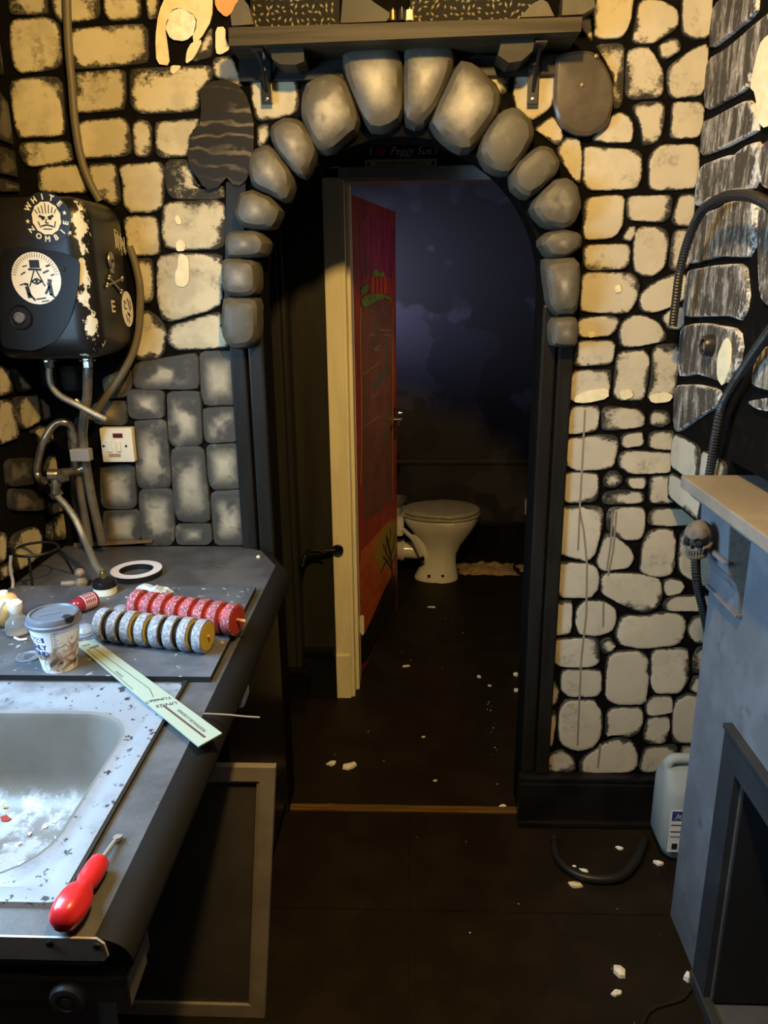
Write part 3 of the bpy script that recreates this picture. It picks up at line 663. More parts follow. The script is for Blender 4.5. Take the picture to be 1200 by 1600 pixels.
for nm, z0, hx, hy, th in (('seat_ring', .394, .228, .188, .018), ('lid', .4145, .224, .184, .02)):
    prof = [(.95, 0), (1, .003), (1.0, th*.6), (.97, th*.9), (.9, th), (.5, th+.003), (.001, th+.004)]
    vs, fs = [], []
    for r, h in prof:
        for k in range(N):
            t = 2*pi*k/N; e = 1 if cos(t) > 0 else .9
            vs.append((TX-.01+hx*r*cos(t), TY+hy*r*sin(t)*e, z0+h))
    for i2 in range(len(prof)-1):
        for k in range(N): fs.append((i2*N+k, i2*N+(k+1) % N, (i2+1)*N+(k+1) % N, (i2+1)*N+k))
    fs.append(tuple(range(N-1, -1, -1)))
    MB().add(vs, fs).build(nm, 'seat_plastic', to, smooth=True)
MB().box((-.085, TY-.08, .40), (-.045, TY+.08, .412), .004).cyl((-.06, TY-.08, .415), (-.06, TY+.08, .415), .010).build('seat_hinge', 'seat_plastic', to, smooth=True)
MB().box((-.19, TY-.14, .30), (-.055, TY+.22, .40), .02).build('rear_shelf', 'porcelain', to, smooth=True)
for x in (.09, .17): MB().lathe([(.009, 0), (.007, .004), (.001, .005)], (x, TY-.090, .045), (0, -1, .2), 10).build('floor_bolt', 'gloss_black', to)
bo = MB().lathe([(.035, 0), (.05, .006), (.066, .035), (.069, .05), (.064, .05), (.046, .012), (.001, .010)], P(626, 790, 'y', 4.33)*1.0+V(-.02, 0, 0), (0, 0, 1), 24)
b0 = bo.build('plastic_bowl', 'grey_gloss', None, smooth=True); b0.location.z = .4005; b0.location.y = 4.42; b0.location.x = -.105
tag(b0, 'small grey bowl on the back of the white toilet', 'bowl')

# crumpled paper on the far floor
M('crumpled_paper', (.46, .34, .20), .8, col2=(.34, .25, .15), scale=20, bmp=.6, bscale=30)
rnd = random.Random(5)
def crumple(name, cx_, cy_, w_, d_, h_, mat, label, cat, nx=14, ny=8, seed=1, z0=.0):
    r = random.Random(seed); vs, fs = [], []
    for j in range(ny+1):
        for i_ in range(nx+1):
            a_, b_ = i_/nx*2-1, j/ny*2-1
            rr_ = max(abs(a_), abs(b_)); e = 1 if rr_ < .99 else r.uniform(.75, 1.05)
            vs.append((cx_+a_*w_/2*e+r.uniform(-.2, .2)*w_/nx, cy_+b_*d_/2*e+r.uniform(-.2, .2)*d_/ny, z0+.002+max(0, (1-rr_**2))*h_*r.uniform(.25, 1)))
    for j in range(ny):
        for i_ in range(nx):
            k = j*(nx+1)+i_; fs.append((k, k+1, k+nx+2, k+nx+1))
    mb = MB().add(vs, fs); o = mb.build(name, mat)
    so = o.modifiers.new('thick', 'SOLIDIFY'); so.thickness = .0012; so.offset = 1
    tag(o, label, cat); return o
crumple('crumpled_paper', .45, 4.40, .36, .20, .05, 'crumpled_paper', 'crumpled brown paper lying on the floor right of the toilet', 'paper', seed=3)
crumple('paper_scrap', .74, 4.42, .22, .14, .035, 'crumpled_paper', 'smaller torn paper scrap beside the crumpled brown paper', 'paper', 9, 6, seed=4)
p = P(823, 792, 'y', 4.60)
tag(MB().box((p.x-.012, 4.58, p.z-.05), (p.x+.04, 4.611, p.z+.05), .006).build('wall_box', 'pipe_white', None, smooth=True), 'small white box on the far wall seen past the right jamb', 'box')

# ------------------------------------------------------------------ hasp on the cream frame
hs = empty('door_hasp', P(525, 858, 'y', 2.87), 'black metal hook and ring fixed to the cream door frame', 'hook')
pts = [P(u, v, 'y', yy) for u, v, yy in ((472,886,2.80), (477,868,2.82), (486,861,2.84), (505,861,2.855), (524,859,2.868))]
MB().tube(pts, .009, 10).build('hook_bar', 'gloss_black', hs, smooth=True)
c = P(528, 859, 'y', 2.868)
MB().tube([c+V(.018*cos(t), 0, .018*sin(t)) for t in [2*pi*k/14 for k in range(15)]], .0045, 8, smooth=False).build('ring', 'gloss_black', hs, smooth=True)
MB().lathe([(.014, 0), (.014, .006), (.007, .01)], c+V(0, .017, 0), (0, -1, 0), 14).build('ring_plate', 'gloss_black', hs, smooth=True)
MB().tube([P(478, 866, 'y', 2.82)+V(.0, -.008, .0), P(492, 858, 'y', 2.83)+V(0, -.012, 0), P(508, 864, 'y', 2.835)+V(0, -.008, 0)], .005, 8).build('hook_catch', 'gloss_black', hs, smooth=True)

# ------------------------------------------------------------------ shelf over the arch and what stands on it
M('shelf_wood', (.028, .021, .0115), .55, col2=(.055, .042, .023), scale=14, stretch=(.15, 3, 6), col3=(.09, .07, .038), scale3=30, lo3=.68, hi3=.78, bmp=.3, spec=.25)
M('bracket_black', (.012, .012, .012), .3, spec=.5); M('bracket_lit', (.30, .24, .14), .35)
M('block_wood', (.018, .0145, .0095), .6, col2=(.03, .024, .015), scale=12, stretch=(.3, 3, 3), bmp=.3)
zt = 2.246; zb = 2.212
sh = empty('wall_shelf', (0, 2.15, zb), 'long dark stained wooden shelf on brackets above the stone arch', 'shelf')
MB().prism([P(357, 72, 'y', 1.995), P(908, 49, 'y', 1.995), P(910, 26, 'y', 1.995), P(357, 43, 'y', 1.995)], (0, .148, 0)).build('board', 'shelf_wood', sh)
MB().box((-.435, 2.128, 2.165), (.405, 2.144, 2.212), .003).build('back_rail', 'black_paint', sh)
for u, side in ((413, 1), (836, -1)):
    t, bt_ = P(u, 74, 'y', 2.12), P(u, 164, 'y', 2.128)
    br = MB().box((t.x-.014, 2.122, bt_.z), (t.x+.014, 2.128, 2.212), .002).box((t.x-.014, 2.01, 2.205), (t.x+.014, 2.128, 2.211), .002).build('bracket', 'bracket_black', sh)
    MB().tube([(t.x, 2.122, bt_.z+.03), (t.x, 2.09, 2.17), (t.x, 2.03, 2.207)], .0045, 8).build('bracket_web', 'bracket_black', br, smooth=True)
    for z in (bt_.z+.012, 2.19): MB().lathe([(.005, 0), (.004, .002), (.001, .0025)], (t.x, 2.122, z), (0, -1, 0), 10).build('screw', 'chrome', br)
for px in ([(420,66),(474,64),(475,96),(462,101),(437,100),(425,92)], [(786,54),(838,52),(832,80),(815,95),(795,98),(778,86)]):
    MB().prism([P(u, v, 'y', 2.03) for u, v in px], (0, .09, 0)).build('support_block', 'block_wood', sh)
M('emboss_dark', (.010, .009, .007), .65, spec=.15); M('emboss_ridge', (.40, .34, .20), .45, spec=.4); M('slab_dark', (.012, .0105, .007), .5, col2=(.024, .02, .013), scale=9)
def embossed(nm, x0, x1, zz, label, seed, z1=2.50):
    e = empty(nm, ((x0+x1)/2, 2.10, zz), label, 'panel', 'embossed panels on the shelf')
    MB().box((x0, 2.10, zz), (x1, 2.112, z1), .002).build('backing', 'emboss_dark', e)
    r = random.Random(seed); mb = MB(); st = .0145
    nz, nx = int((z1-zz-.01)/st), int((x1-x0-.01)/st)
    for j in range(nz):
        for i_ in range(nx):
            x, z = x0+.010+st*i_+r.uniform(-.004, .004), zz+.010+st*j+r.uniform(-.004, .004); t = r.uniform(0, pi); L = r.uniform(.005, .009)
            d_ = V(cos(t), 0, sin(t)); n_ = V(-sin(t), 0, cos(t)); c_ = V(x, 2.10, z)
            mb.add([c_-d_*L, c_-n_*.0028, c_+d_*L, c_+n_*.0028, c_-d_*L*.5+V(0, -.004, 0), c_+d_*L*.5+V(0, -.004, 0)], [(0,1,4), (1,2,5), (1,5,4), (2,3,5), (3,0,4), (3,4,5)])
    tag(mb.build('embossing', 'emboss_ridge', e), kind='stuff')
xa = [P(u, 30, 'y', 2.10).x for u in (392, 531, 640, 838)]
embossed('embossed_panel', xa[0], xa[1], zt+.004, 'embossed glossy black panel on the left half of the shelf', 3)
embossed('embossed_panel', xa[2], xa[3], zt+.008, 'embossed glossy black panel on the right half of the shelf', 4)
tag(MB().prism([P(532, 36, 'y', 2.07), P(604, 33, 'y', 2.07), P(612, 22, 'y', 2.07), P(585, 4, 'y', 2.07), P(570, -8, 'y', 2.07), P(536, -10, 'y', 2.07)], (0, .03, 0)).build('slate_piece', 'slab_dark'), 'smooth dark slab leaning between the two embossed panels on the shelf', 'slab')
for px, lb in (([(362,40),(396,38),(388,8),(378,-4),(368,6),(360,24)], 'grey stone piece at the left end of the shelf'), ([(812,27),(866,25),(856,4),(846,-2),(832,6)], 'grey pointed stone piece on the right part of the shelf'), ([(878,24),(912,22),(930,10),(928,-8),(880,-8)], 'rounded grey stone piece at the right end of the shelf')):
    px2 = [P(u, v, 'y', 2.05) for u, v in px]
    o = MB().prism(px2, (0, .05, 0)).build('stone_piece', 'arch_grey'); tag(o, lb, 'stone', 'stone pieces on the shelf')
M('wax', (.75, .62, .35), .5); M('brass', (.5, .36, .12), .3, 1.0)
for u, h, m, lb in ((614, 16, 'brass', 'tiny brass stub on the shelf beside the slab'), (628, 18, 'bracket_black', 'small black post on the shelf left of the cream candle stub'), (640, 17, 'wax', 'small cream candle stub on the middle of the shelf')):
    a, b = P(u, 33, 'y', 2.02), P(u, 33-h, 'y', 2.02)
    k = empty('candle_stub', a, lb, 'candle', 'stubs on the shelf')
    MB().lathe([(.010, 0), (.009, .004), (.008, b.z-a.z), (.005, b.z-a.z+.001)], a, (0, 0, 1), 12).build('stub', m, k, smooth=True)
    MB().cyl(a+V(0, 0, b.z-a.z), a+V(0, 0, b.z-a.z+.006), .0012, seg=6).build('wick', 'bracket_black', k)

# ------------------------------------------------------------------ plaques either side of the arch
m, nt, n, l, bs = new_mat('plaque_black')
tc = n.new('ShaderNodeTexCoord'); mp = n.new('ShaderNodeMapping'); mp.inputs['Rotation'].default_value = (0, -.22, 0); mp.inputs['Scale'].default_value = (.5, 1, 1); l.new(tc.outputs['Object'], mp.inputs[0])
wv = n.new('ShaderNodeTexWave'); wv.bands_direction = 'Z'; wv.inputs['Scale'].default_value = 9; wv.inputs['Distortion'].default_value = 9; wv.inputs['Detail'].default_value = 3; wv.inputs['Detail Scale'].default_value = 1.4; wv.inputs['Detail Roughness'].default_value = .6
l.new(mp.outputs[0], wv.inputs[0])
l.new(mixc(nt, mathn(nt, 'MULTIPLY', ramp(nt, wv.outputs['Fac'], .72, .97), ramp(nt, noise(nt, 7, 3), .38, .62)), (.014, .0115, .008), (.13, .105, .062)), bs.inputs['Base Color'])
bs.inputs['Roughness'].default_value = .5; bs.inputs['Specular IOR Level'].default_value = .2
M('screw_brown', (.16, .12, .07), .4, .5)
M('plaque_brown', (.062, .047, .033), .3, col2=(.11, .088, .065), scale=9, lo=.42, hi=.7, bmp=.2, bscale=14)
px = [(312,140),(330,127),(352,124),(372,132),(385,150),(396,190),(396,262),(384,282),(374,290),(365,289),(354,277),(340,293),(326,296),(316,290),(310,280),(296,262),(293,245),(301,203),(312,195),(314,172)]
tag(MB().prism([P(u, v, 'y', 2.128) for u, v in px], (0, .010, 0)).build('wooden_plaque', 'plaque_black'), 'jagged black wood-grained plaque hanging left of the arch', 'plaque')
px = [(868,88),(880,82),(905,78),(928,80),(944,98),(954,118),(960,140),(959,165),(952,190),(940,203),(922,213),(900,211),(882,202),(870,185),(865,165),(866,135),(867,110)]
dq = empty('wall_disc', P(912, 210, 'y', 2.12), 'smooth brown rounded plaque hanging right of the arch', 'plaque')
pp = chaikin([P(u, v, 'y', 2.120) for u, v in px], .2, 2); c = sum(pp, Vector())/len(pp)
mb = MB(); n_ = len(pp)
for s_, y_ in ((1, .016), (1, .004), (.985, .0), (.90, -.004), (.5, -.006)): mb.v += [c+(p_-c)*s_+V(0, y_, 0) for p_ in pp]
for i_ in range(4):
    for k in range(n_): mb.f.append((i_*n_+k, i_*n_+(k+1) % n_, (i_+1)*n_+(k+1) % n_, (i_+1)*n_+k))
mb.f.append(tuple(range(4*n_, 5*n_))); mb.f.append(tuple(reversed(range(n_)))); mb.build('disc', 'plaque_brown', dq, smooth=True, angle=16)
for u, v in ((910,133),(932,88)): MB().lathe([(.006, 0), (.005, .003), (.001, .004)], P(u, v, 'y', 2.115), (0, -1, 0), 12).build('screw', 'screw_brown', dq)

# ------------------------------------------------------------------ water heater with stickers
m, nt, n, l, bs = new_mat('heater_black')
tc = n.new('ShaderNodeTexCoord'); sx_ = n.new('ShaderNodeSeparateXYZ'); l.new(tc.outputs['Object'], sx_.inputs[0])
# worn band along the right front edge (object origin at the heater's base, right edge at x = 0)
ex_ = mathn(nt, 'ABSOLUTE', mathn(nt, 'ADD', sx_.outputs[0], .020))
ey_ = mathn(nt, 'ABSOLUTE', mathn(nt, 'SUBTRACT', sx_.outputs[1], .012))
band = mathn(nt, 'SUBTRACT', 1.0, mathn(nt, 'DIVIDE', mathn(nt, 'ADD', ex_, ey_), .085), True)
wz = noise(nt, 16, 6, .68, (1, 1, .7))
worn = ramp(nt, mathn(nt, 'ADD', mathn(nt, 'MULTIPLY', band, .36), wz), .775, .80)
base = mixc(nt, ramp(nt, noise(nt, 5, 4), .4, .7), (.008, .0075, .008), (.014, .0125, .012))
l.new(mixc(nt, worn, base, (.62, .58, .46)), bs.inputs['Base Color']); bs.inputs['Roughness'].default_value = .36; bs.inputs['Specular IOR Level'].default_value = .3
HX, HY0, HZ0, HZ1 = -.764, 1.875, 1.505, 1.884
he = empty('water_heater', (HX, HY0, HZ0), 'black wall-mounted water heater covered in stickers above the tap', 'heater')
MB().box((XL+.004, HY0, HZ0), (HX, 2.149, HZ1), .055, 6, .5).build('body', 'heater_black', he, smooth=True, angle=60)
M('heater_dark', (.007, .007, .0085), .45, spec=.22)
MB().prism(chaikin([P(u, v, 'y', HY0+.002) for u, v in ((2,388),(40,386),(70,390),(98,394),(126,407),(124,448),(112,497),(90,533),(55,548),(20,545),(2,540))], .15, 2), (0, -.005, 0)).build('cover_plate', 'heater_dark', he)
c = P(33, 496, 'y', HY0-.003)
dl = MB().lathe([(.030, 0), (.028, .003), (.024, .001), (.024, .002)], c, (0, -1, 0), 28).build('dial_surround', 'heater_dark', he, smooth=True)
MB().lathe([(.0125, 0), (.0125, .012), (.0095, .013), (.009, .010), (.001, .010)], c, (0, -1, 0), 24).build('dial', 'grey_gloss', dl, smooth=True)
MB().lathe([(.006, 0), (.005, .002), (.001, .002)], P(99, 420, 'y', HY0-.003), (0, -1, 0), 6).build('screw', 'heater_dark', he)
for u in (75, 136):
    q = P(u, 560, 'y', 2.0)
    MB().cyl((q.x, 2.0, HZ0-.028), (q.x, 2.0, HZ0+.004), .013, seg=6).cyl((q.x, 2.0, HZ0-.012), (q.x, 2.0, HZ0-.008), .022, seg=20).build('pipe_union', 'chrome', he)
M('sticker_black', (.010, .010, .010), .35); M('sticker_cream', (.74, .68, .52), .45); M('sticker_white', (.78, .74, .66), .45); M('pewter', (.30, .28, .24), .35, .8)
def disc_pts(r, k=28, sx=1, sy=1): return [(r*sx*cos(2*pi*i_/k), r*sy*sin(2*pi*i_/k)) for i_ in range(k)]
def star(cx_, cy_, r): return [(cx_+(r if k % 2 == 0 else r*.42)*sin(2*pi*k/10), cy_+(r if k % 2 == 0 else r*.42)*cos(2*pi*k/10)) for k in range(10)]
# round band sticker
c = P(73, 341, 'y', HY0); r1 = (P(111, 341, 'y', HY0).x-P(35, 341, 'y', HY0).x)/2
st = MB(); plane_poly(st, disc_pts(r1), c, (1, 0, 0), (0, 0, 1), .0006); st = st.build('band_sticker', 'sticker_black', he)
t = MB()
for word, a0, a1, flip in (('WHITE', 148, 42, 0), ('ZOMBIE', 212, 346, 1)):
    for k, ch in enumerate(word):
        a = radians(a0+(a1-a0)*k/(len(word)-1)); e_r = V(cos(a), 0, sin(a)); up = e_r if not flip else -e_r
        right = V(up.z, 0, -up.x)
        plane_text(t, ch, .0172, c+e_r*r1*.80, right, up, .0013, bold=.0006)
for a in (180, 0):
    for s_ in [star(r1*.79*cos(radians(a+8 if a else 14)), r1*.79*sin(radians(a+8 if a else 14)), .0058)]: plane_poly(t, s_, c, (1, 0, 0), (0, 0, 1), .0013)
t.build('sticker_lettering', 'sticker_cream', st)
t = MB(); plane_poly(t, [(r1*.60*cos(2*pi*k/24)*(.96+.05*(k % 2)), r1*.64*sin(2*pi*k/24)*(.96+.05*(k % 2))) for k in range(24)], c, (1, 0, 0), (0, 0, 1), .0012); t.build('sticker_face', 'sticker_cream', st)
t = MB(); R_ = r1*.6
for a, b, w_ in [((-.5,.15),(-.1,.02),.16), ((.5,.15),(.1,.02),.16), ((-.35,-.02),(-.15,-.06),.13), ((.35,-.02),(.15,-.06),.13), ((0,-.05),(-.1,-.3),.08), ((-.1,-.3),(.12,-.3),.08), ((-.4,-.5),(0,-.42),.1), ((0,-.42),(.42,-.55),.1), ((-.3,-.68),(.3,-.7),.07), ((-.6,-.2),(-.45,-.6),.07), ((.6,-.2),(.48,-.6),.07)]+[((x, .95-.5*abs(x)), (x*.75, .3), .06) for x in (-.75, -.5, -.25, 0, .25, .5, .75)]:
    plane_poly(t, strip2((a[0]*R_, a[1]*R_), (b[0]*R_, b[1]*R_), w_*R_), c, (1, 0, 0), (0, 0, 1), .0018)
t.build('sticker_drawing', 'sticker_black', st)
# round picture sticker
c = P(57, 435, 'y', HY0-.003); r2 = (P(95, 435, 'y', HY0).x-P(18, 435, 'y', HY0).x)/2
st = MB(); plane_poly(st, disc_pts(r2), c, (1, 0, 0), (0, 0, 1), .0006); st = st.build('picture_sticker', 'sticker_white', he)
t = MB()
for k in range(26):
    a = radians(10+160*k/25); plane_poly(t, strip2((r2*.80*cos(a), r2*.80*sin(a)), (r2*.96*cos(a), r2*.96*sin(a)), .0011), c, (1, 0, 0), (0, 0, 1), .0013)
for a, b, w_ in [((-.2,.55),(.2,.55),.30), ((-.28,.35),(.25,.33),.08), ((-.05,.3),(-.3,-.3),.05), ((.05,.3),(.32,-.3),.05), ((-.2,-.12),(0,0),.06), ((0,0),(.2,-.12),.06), ((.2,-.12),(0,-.22),.06), ((0,-.22),(-.2,-.12),.06), ((-.05,-.11),(.05,-.11),.12), ((-.42,-.3),(-.35,-.75),.16), ((-.38,-.55),(-.15,-.85),.08), ((.5,-.15),(.55,-.65),.17), ((.5,-.3),(.3,-.6),.09), ((.5,-.6),(.68,-.75),.07), ((.3,.2),(.55,.3),.06), ((.45,.45),(.62,.5),.07), ((-.6,.15),(-.4,.25),.05), ((-.7,-.25),(-.5,-.2),.05), ((.6,.1),(.75,.15),.05), ((-.5,.45),(-.3,.5),.04), ((-.1,-.8),(.3,-.75),.05), ((.1,-.9),(.4,-.85),.04), ((-.35,-.25),(-.5,-.2),.1), ((.45,-.08),(.62,-.1),.1)]:
    plane_poly(t, strip2((a[0]*r2, a[1]*r2), (b[0]*r2, b[1]*r2), w_*r2), c, (1, 0, 0), (0, 0, 1), .0013)
t.build('sticker_drawing', 'sticker_black', st)
# on the heater's right side: scribbled lettering, skull and crossbones, small badge, oval sticker
def side(u, v): return P(u, v, 'x', HX)
c = side(187, 372); mb = MB()
rr_ = random.Random(9)
for k in range(9):
    y0 = -.035+.008*k; plane_poly(mb, strip2((y0, .03-rr_.uniform(0, .02)-.003*k), (y0+rr_.uniform(-.004, .01), -.03-.003*k+rr_.uniform(0, .02)), .0022), c, (0, 1, 0), (0, 0, 1), .0006)
for k in range(4): plane_poly(mb, strip2((-.035+.015*k, .02-.012*k), (-.01+.016*k, .012-.015*k), .002), c, (0, 1, 0), (0, 0, 1), .0006)
mb.build('scribble_lettering', 'sticker_cream', he)
c = side(171, 408)
sk = MB().ball(c+V(.004, 0, 0), .018, .4, 1, 1.25).build('skull_badge', 'pewter', he, smooth=True)
MB().ball(c+V(.011, -.007, .0), .0045, .4, 1, 1, 8, 6).ball(c+V(.011, .007, 0), .0045, .4, 1, 1, 8, 6).build('eye_socket', 'sticker_black', sk, smooth=True)
MB().box((c.x, c.y-.009, c.z-.030), (c.x+.007, c.y+.009, c.z-.018), .003).build('jaw', 'pewter', sk, smooth=True)
a = [side(*q) for q in ((165,446),(188,436),(168,434),(187,456))]
cb = MB()
for p_, q_ in ((a[0], a[1]), (a[2], a[3])):
    cb.tube([p_+V(.004, 0, 0), q_+V(.004, 0, 0)], .0035, 8, smooth=False)
    for e_ in (p_, q_):
        cb.ball(e_+V(.004, .003, .003), .005, 1, 1, 1, 8, 6).ball(e_+V(.004, -.003, -.003), .005, 1, 1, 1, 8, 6)
cb.build('crossbones_badge', 'pewter', he, smooth=True)
c = side(177, 478); mb = MB()
for k in range(3): plane_poly(mb, strip2((-.010, .012-.012*k), (.010, .010-.012*k), .005), c, (0, 1, 0), (0, 0, 1), .0006)
plane_poly(mb, strip2((-.010, .014), (-.010, -.016), .005), c, (0, 1, 0), (0, 0, 1), .0006); mb.build('small_badge', 'sticker_cream', he)
c = side(199, 483); st = MB(); plane_poly(st, disc_pts(1, 28, .040, .046), c, (0, 1, 0), (0, 0, 1), .0006); st = st.build('oval_sticker', 'sticker_white', he)
t = MB()
for a_, b_, w_ in [((-.5,.5),(-.2,.3),.08), ((-.5,.5),(-.6,.1),.08), ((-.6,.1),(-.2,0),.08), ((0,.6),(.3,.3),.12), ((.2,.3),(.4,-.1),.12), ((-.1,-.2),(.3,-.4),.16), ((0,-.5),(.1,-.8),.1), ((.5,.5),(.6,0),.08), ((-.4,-.3),(-.2,-.7),.08)]:
    plane_poly(t, strip2((a_[0]*.04, a_[1]*.046), (b_[0]*.04, b_[1]*.046), w_*.04), c, (0, 1, 0), (0, 0, 1), .0013)
t.build('sticker_drawing', 'sticker_black', st)

# ------------------------------------------------------------------ worktop, units, sink
ZW = .932; ZBD = .945
M('worktop_edge_shaded', (.008, .008, .008), .55, spec=.2); M('worktop', (.050, .050, .052), .42, col2=(.085, .086, .09), scale=7, col3=(.16, .16, .165), scale3=120, lo3=.66, hi3=.74, spec=.45, bmp=.12, bscale=200)  # front edge: worktop colour darkened, the shade on its curve put into it
M('board_black', (.060, .064, .074), .42, col2=(.095, .10, .115), scale=9, col3=(.34, .35, .37), scale3=60, lo3=.63, hi3=.71, spec=.45, bmp=.1)
M('board_edge', (.012, .011, .011), .5)
m, nt, n, l, bs = new_mat('steel_sink')
s1 = ramp(nt, noise(nt, 55, 6, .72), .60, .66); s2 = ramp(nt, noise(nt, 4, 4, .6), .4, .75); s3 = ramp(nt, noise(nt, 11, 4, .6), .66, .76)
tc = n.new('ShaderNodeTexCoord'); sx_ = n.new('ShaderNodeSeparateXYZ'); l.new(tc.outputs['Object'], sx_.inputs[0])
low = ramp(nt, sx_.outputs[2], .055, .025)      # paint splashes only settle on the floor of the bowl
c_ = mixc(nt, s2, (.135, .127, .115), (.095, .085, .072)); c_ = mixc(nt, s3, c_, (.14, .08, .04)); c_ = mixc(nt, mathn(nt, 'MULTIPLY', low, ramp(nt, noise(nt, 20, 5, .7), .45, .60)), c_, (.30, .31, .33)); c_ = mixc(nt, mathn(nt, 'MULTIPLY', s1, low), c_, (.66, .66, .64))
l.new(c_, bs.inputs['Base Color']); bs.inputs['Metallic'].default_value = .15; bs.inputs['Roughness'].default_value = .42
bump(nt, bs, noise(nt, 90, 3), .1)
m, nt, n, l, bs = new_mat('steel_rim')
c_ = mixc(nt, ramp(nt, noise(nt, 55, 5, .72), .59, .62), (.24, .265, .30), (.03, .03, .034)); c_ = mixc(nt, ramp(nt, noise(nt, 9, 4, .6), .45, .7), c_, (.13, .135, .15))
l.new(c_, bs.inputs['Base Color']); bs.inputs['Metallic'].default_value = .2; bs.inputs['Roughness'].default_value = .4
M('aluminium', (.46, .42, .41), .4, .25, col2=(.38, .35, .34), scale=14); M('screw_dark', (.08, .075, .07), .4, .8)

wt = empty('worktop', (-.70, 1.45, .89), 'long dark grey worktop with rounded front edge along the left wall', 'worktop')
SX0, SX1, SY0, SY1 = -1.0, -.452, .775, 1.312       # cut-out of the sink
mb = MB()
xf = -.352
EI = xf-.030
mb.box((XL+.002, SY1, .89), (EI, 1.96, ZW)); mb.box((XL+.002, .722, .89), (EI, SY0, ZW)); mb.box((SX1, SY0, .89), (EI, SY1, ZW)); mb.box((XL+.002, SY0, .89), (SX0, SY1, ZW))
mb.prism([(XL+.002, 1.96, .89), (EI, 1.96, .89), (EI, 1.985, .89), (-.446, 2.108, .89), (-.52, 2.1475, .89), (XL+.002, 2.1475, .89)], (0, 0, ZW-.89))
mb.build('slab', 'worktop', wt)
prof = [(-.013, .89)] + [(-.013+.026*1+0.0-.0, .89)]
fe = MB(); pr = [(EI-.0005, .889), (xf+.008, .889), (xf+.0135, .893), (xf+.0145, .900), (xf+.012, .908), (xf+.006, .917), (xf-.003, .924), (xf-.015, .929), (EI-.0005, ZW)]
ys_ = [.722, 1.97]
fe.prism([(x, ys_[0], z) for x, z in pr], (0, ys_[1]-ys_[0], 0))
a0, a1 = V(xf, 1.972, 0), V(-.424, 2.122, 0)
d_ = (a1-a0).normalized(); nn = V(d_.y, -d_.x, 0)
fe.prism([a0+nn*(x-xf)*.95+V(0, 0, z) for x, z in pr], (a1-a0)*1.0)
fe.build('front_edge', 'worktop_edge_shaded', wt, smooth=True, angle=50)
stp = MB().prism([(XL+.01, .7215, .9005), (-.372, .7215, .9005), (-.366, .7215, .908), (-.369, .7215, .926), (-.378, .7215, .934), (XL+.01, .7215, .934)], (0, -.003, 0)).build('end_strip', 'aluminium', wt)
for u, v in ((78, 1475), (152, 1479)):
    q = P(u, v, 'y', .7185); MB().lathe([(.0052, 0), (.005, .001), (.003, .0018), (.001, .001)], q, (0, -1, 0), 14).build('screw', 'screw_dark', stp)

un = empty('base_cabinet', (-.73, 1.80, 0), 'black base cabinet under the worktop beside the arch', 'cabinet')
MB().box((XL+.004, 1.46, .09), (-.425, 2.125, .889)).box((XL+.004, 1.5, 0), (-.47, 2.1, .09)).build('carcass', 'black_paint', un)
MB().box((-.425, 1.465, .10), (-.407, 2.11, .875), .003).build('door', 'gloss_black', un)

sk = empty('sink', (-.73, 1.05, .76), 'scratched stainless steel inset sink with paint-splashed bowl', 'sink')
# bowl: rings of rounded rectangle from rim down
def rrect(x0, x1, y0, y1, r, z, k=6):
    o = []
    for (cx_, cy_, a0_) in ((x1-r, y1-r, 0), (x0+r, y1-r, 90), (x0+r, y0+r, 180), (x1-r, y0+r, 270)):
        for i_ in range(k+1):
            a = radians(a0_+90*i_/k); o.append(V(cx_+r*cos(a), cy_+r*sin(a), z))
    return o
bx0, bx1, by0, by1 = -.962, -.494, .800, 1.212
lev = [(0, 0, .095, .9405), (.006, .006, .09, .9385), (.010, .010, .088, .930), (.030, .030, .08, .83), (.045, .045, .07, .795), (.075, .07, .06, .780), (.15, .14, .05, .776)]
rings = [rrect(bx0+a, bx1-a, by0+b, by1-b, r, z) for a, b, r, z in lev]
n_ = len(rings[0]); mb = MB(); mb.v = [p for r in rings for p in r]
for i_ in range(len(rings)-1):
    for k in range(n_): mb.f.append((i_*n_+k, i_*n_+(k+1) % n_, (i_+1)*n_+(k+1) % n_, (i_+1)*n_+k))
mb.f.append(tuple(range((len(rings)-1)*n_, len(rings)*n_)))
mb.f = [tuple(reversed(f)) for f in mb.f]
mb.build('bowl', 'steel_sink', sk, smooth=True)
outr = rrect(SX0-.008, SX1+.006, SY0-.008, SY1+.004, .012, .9395); out0 = rrect(SX0-.010, SX1+.008, SY0-.010, SY1+.006, .012, ZW+.0002)
mid = rrect(SX0+.01, SX1-.016, SY0+.012, SY1-.016, .02, .9395); mid2 = rrect(SX0+.014, SX1-.022, SY0+.018, SY1-.022, .02, .9375); mid3 = rrect(bx0-.012, bx1+.008, by0-.008, by1+.010, .10, .9385)
rg = [out0, outr, mid, mid2, mid3, rings[0]]
mb = MB(); mb.v = [p for r in rg for p in r]
for i_ in range(len(rg)-1):
    for k in range(n_): mb.f.append((i_*n_+k, i_*n_+(k+1) % n_, (i_+1)*n_+(k+1) % n_, (i_+1)*n_+k))
mb.f = [tuple(reversed(f)) for f in mb.f]
mb.build('rim', 'steel_rim', sk, smooth=True, angle=25)
wa = MB().lathe([(.042, 0), (.040, .002), (.034, .0022), (.030, -.001), (.001, -.002)], (-.73, 1.0, .7765), (0, 0, 1), 28).build('waste', 'aluminium', sk, smooth=True)
M('rust_red', (.24, .03, .015), .8); M('flake_white', (.62, .60, .54), .85); M('rust_orange', (.42, .18, .04), .8)
rnd = random.Random(21)
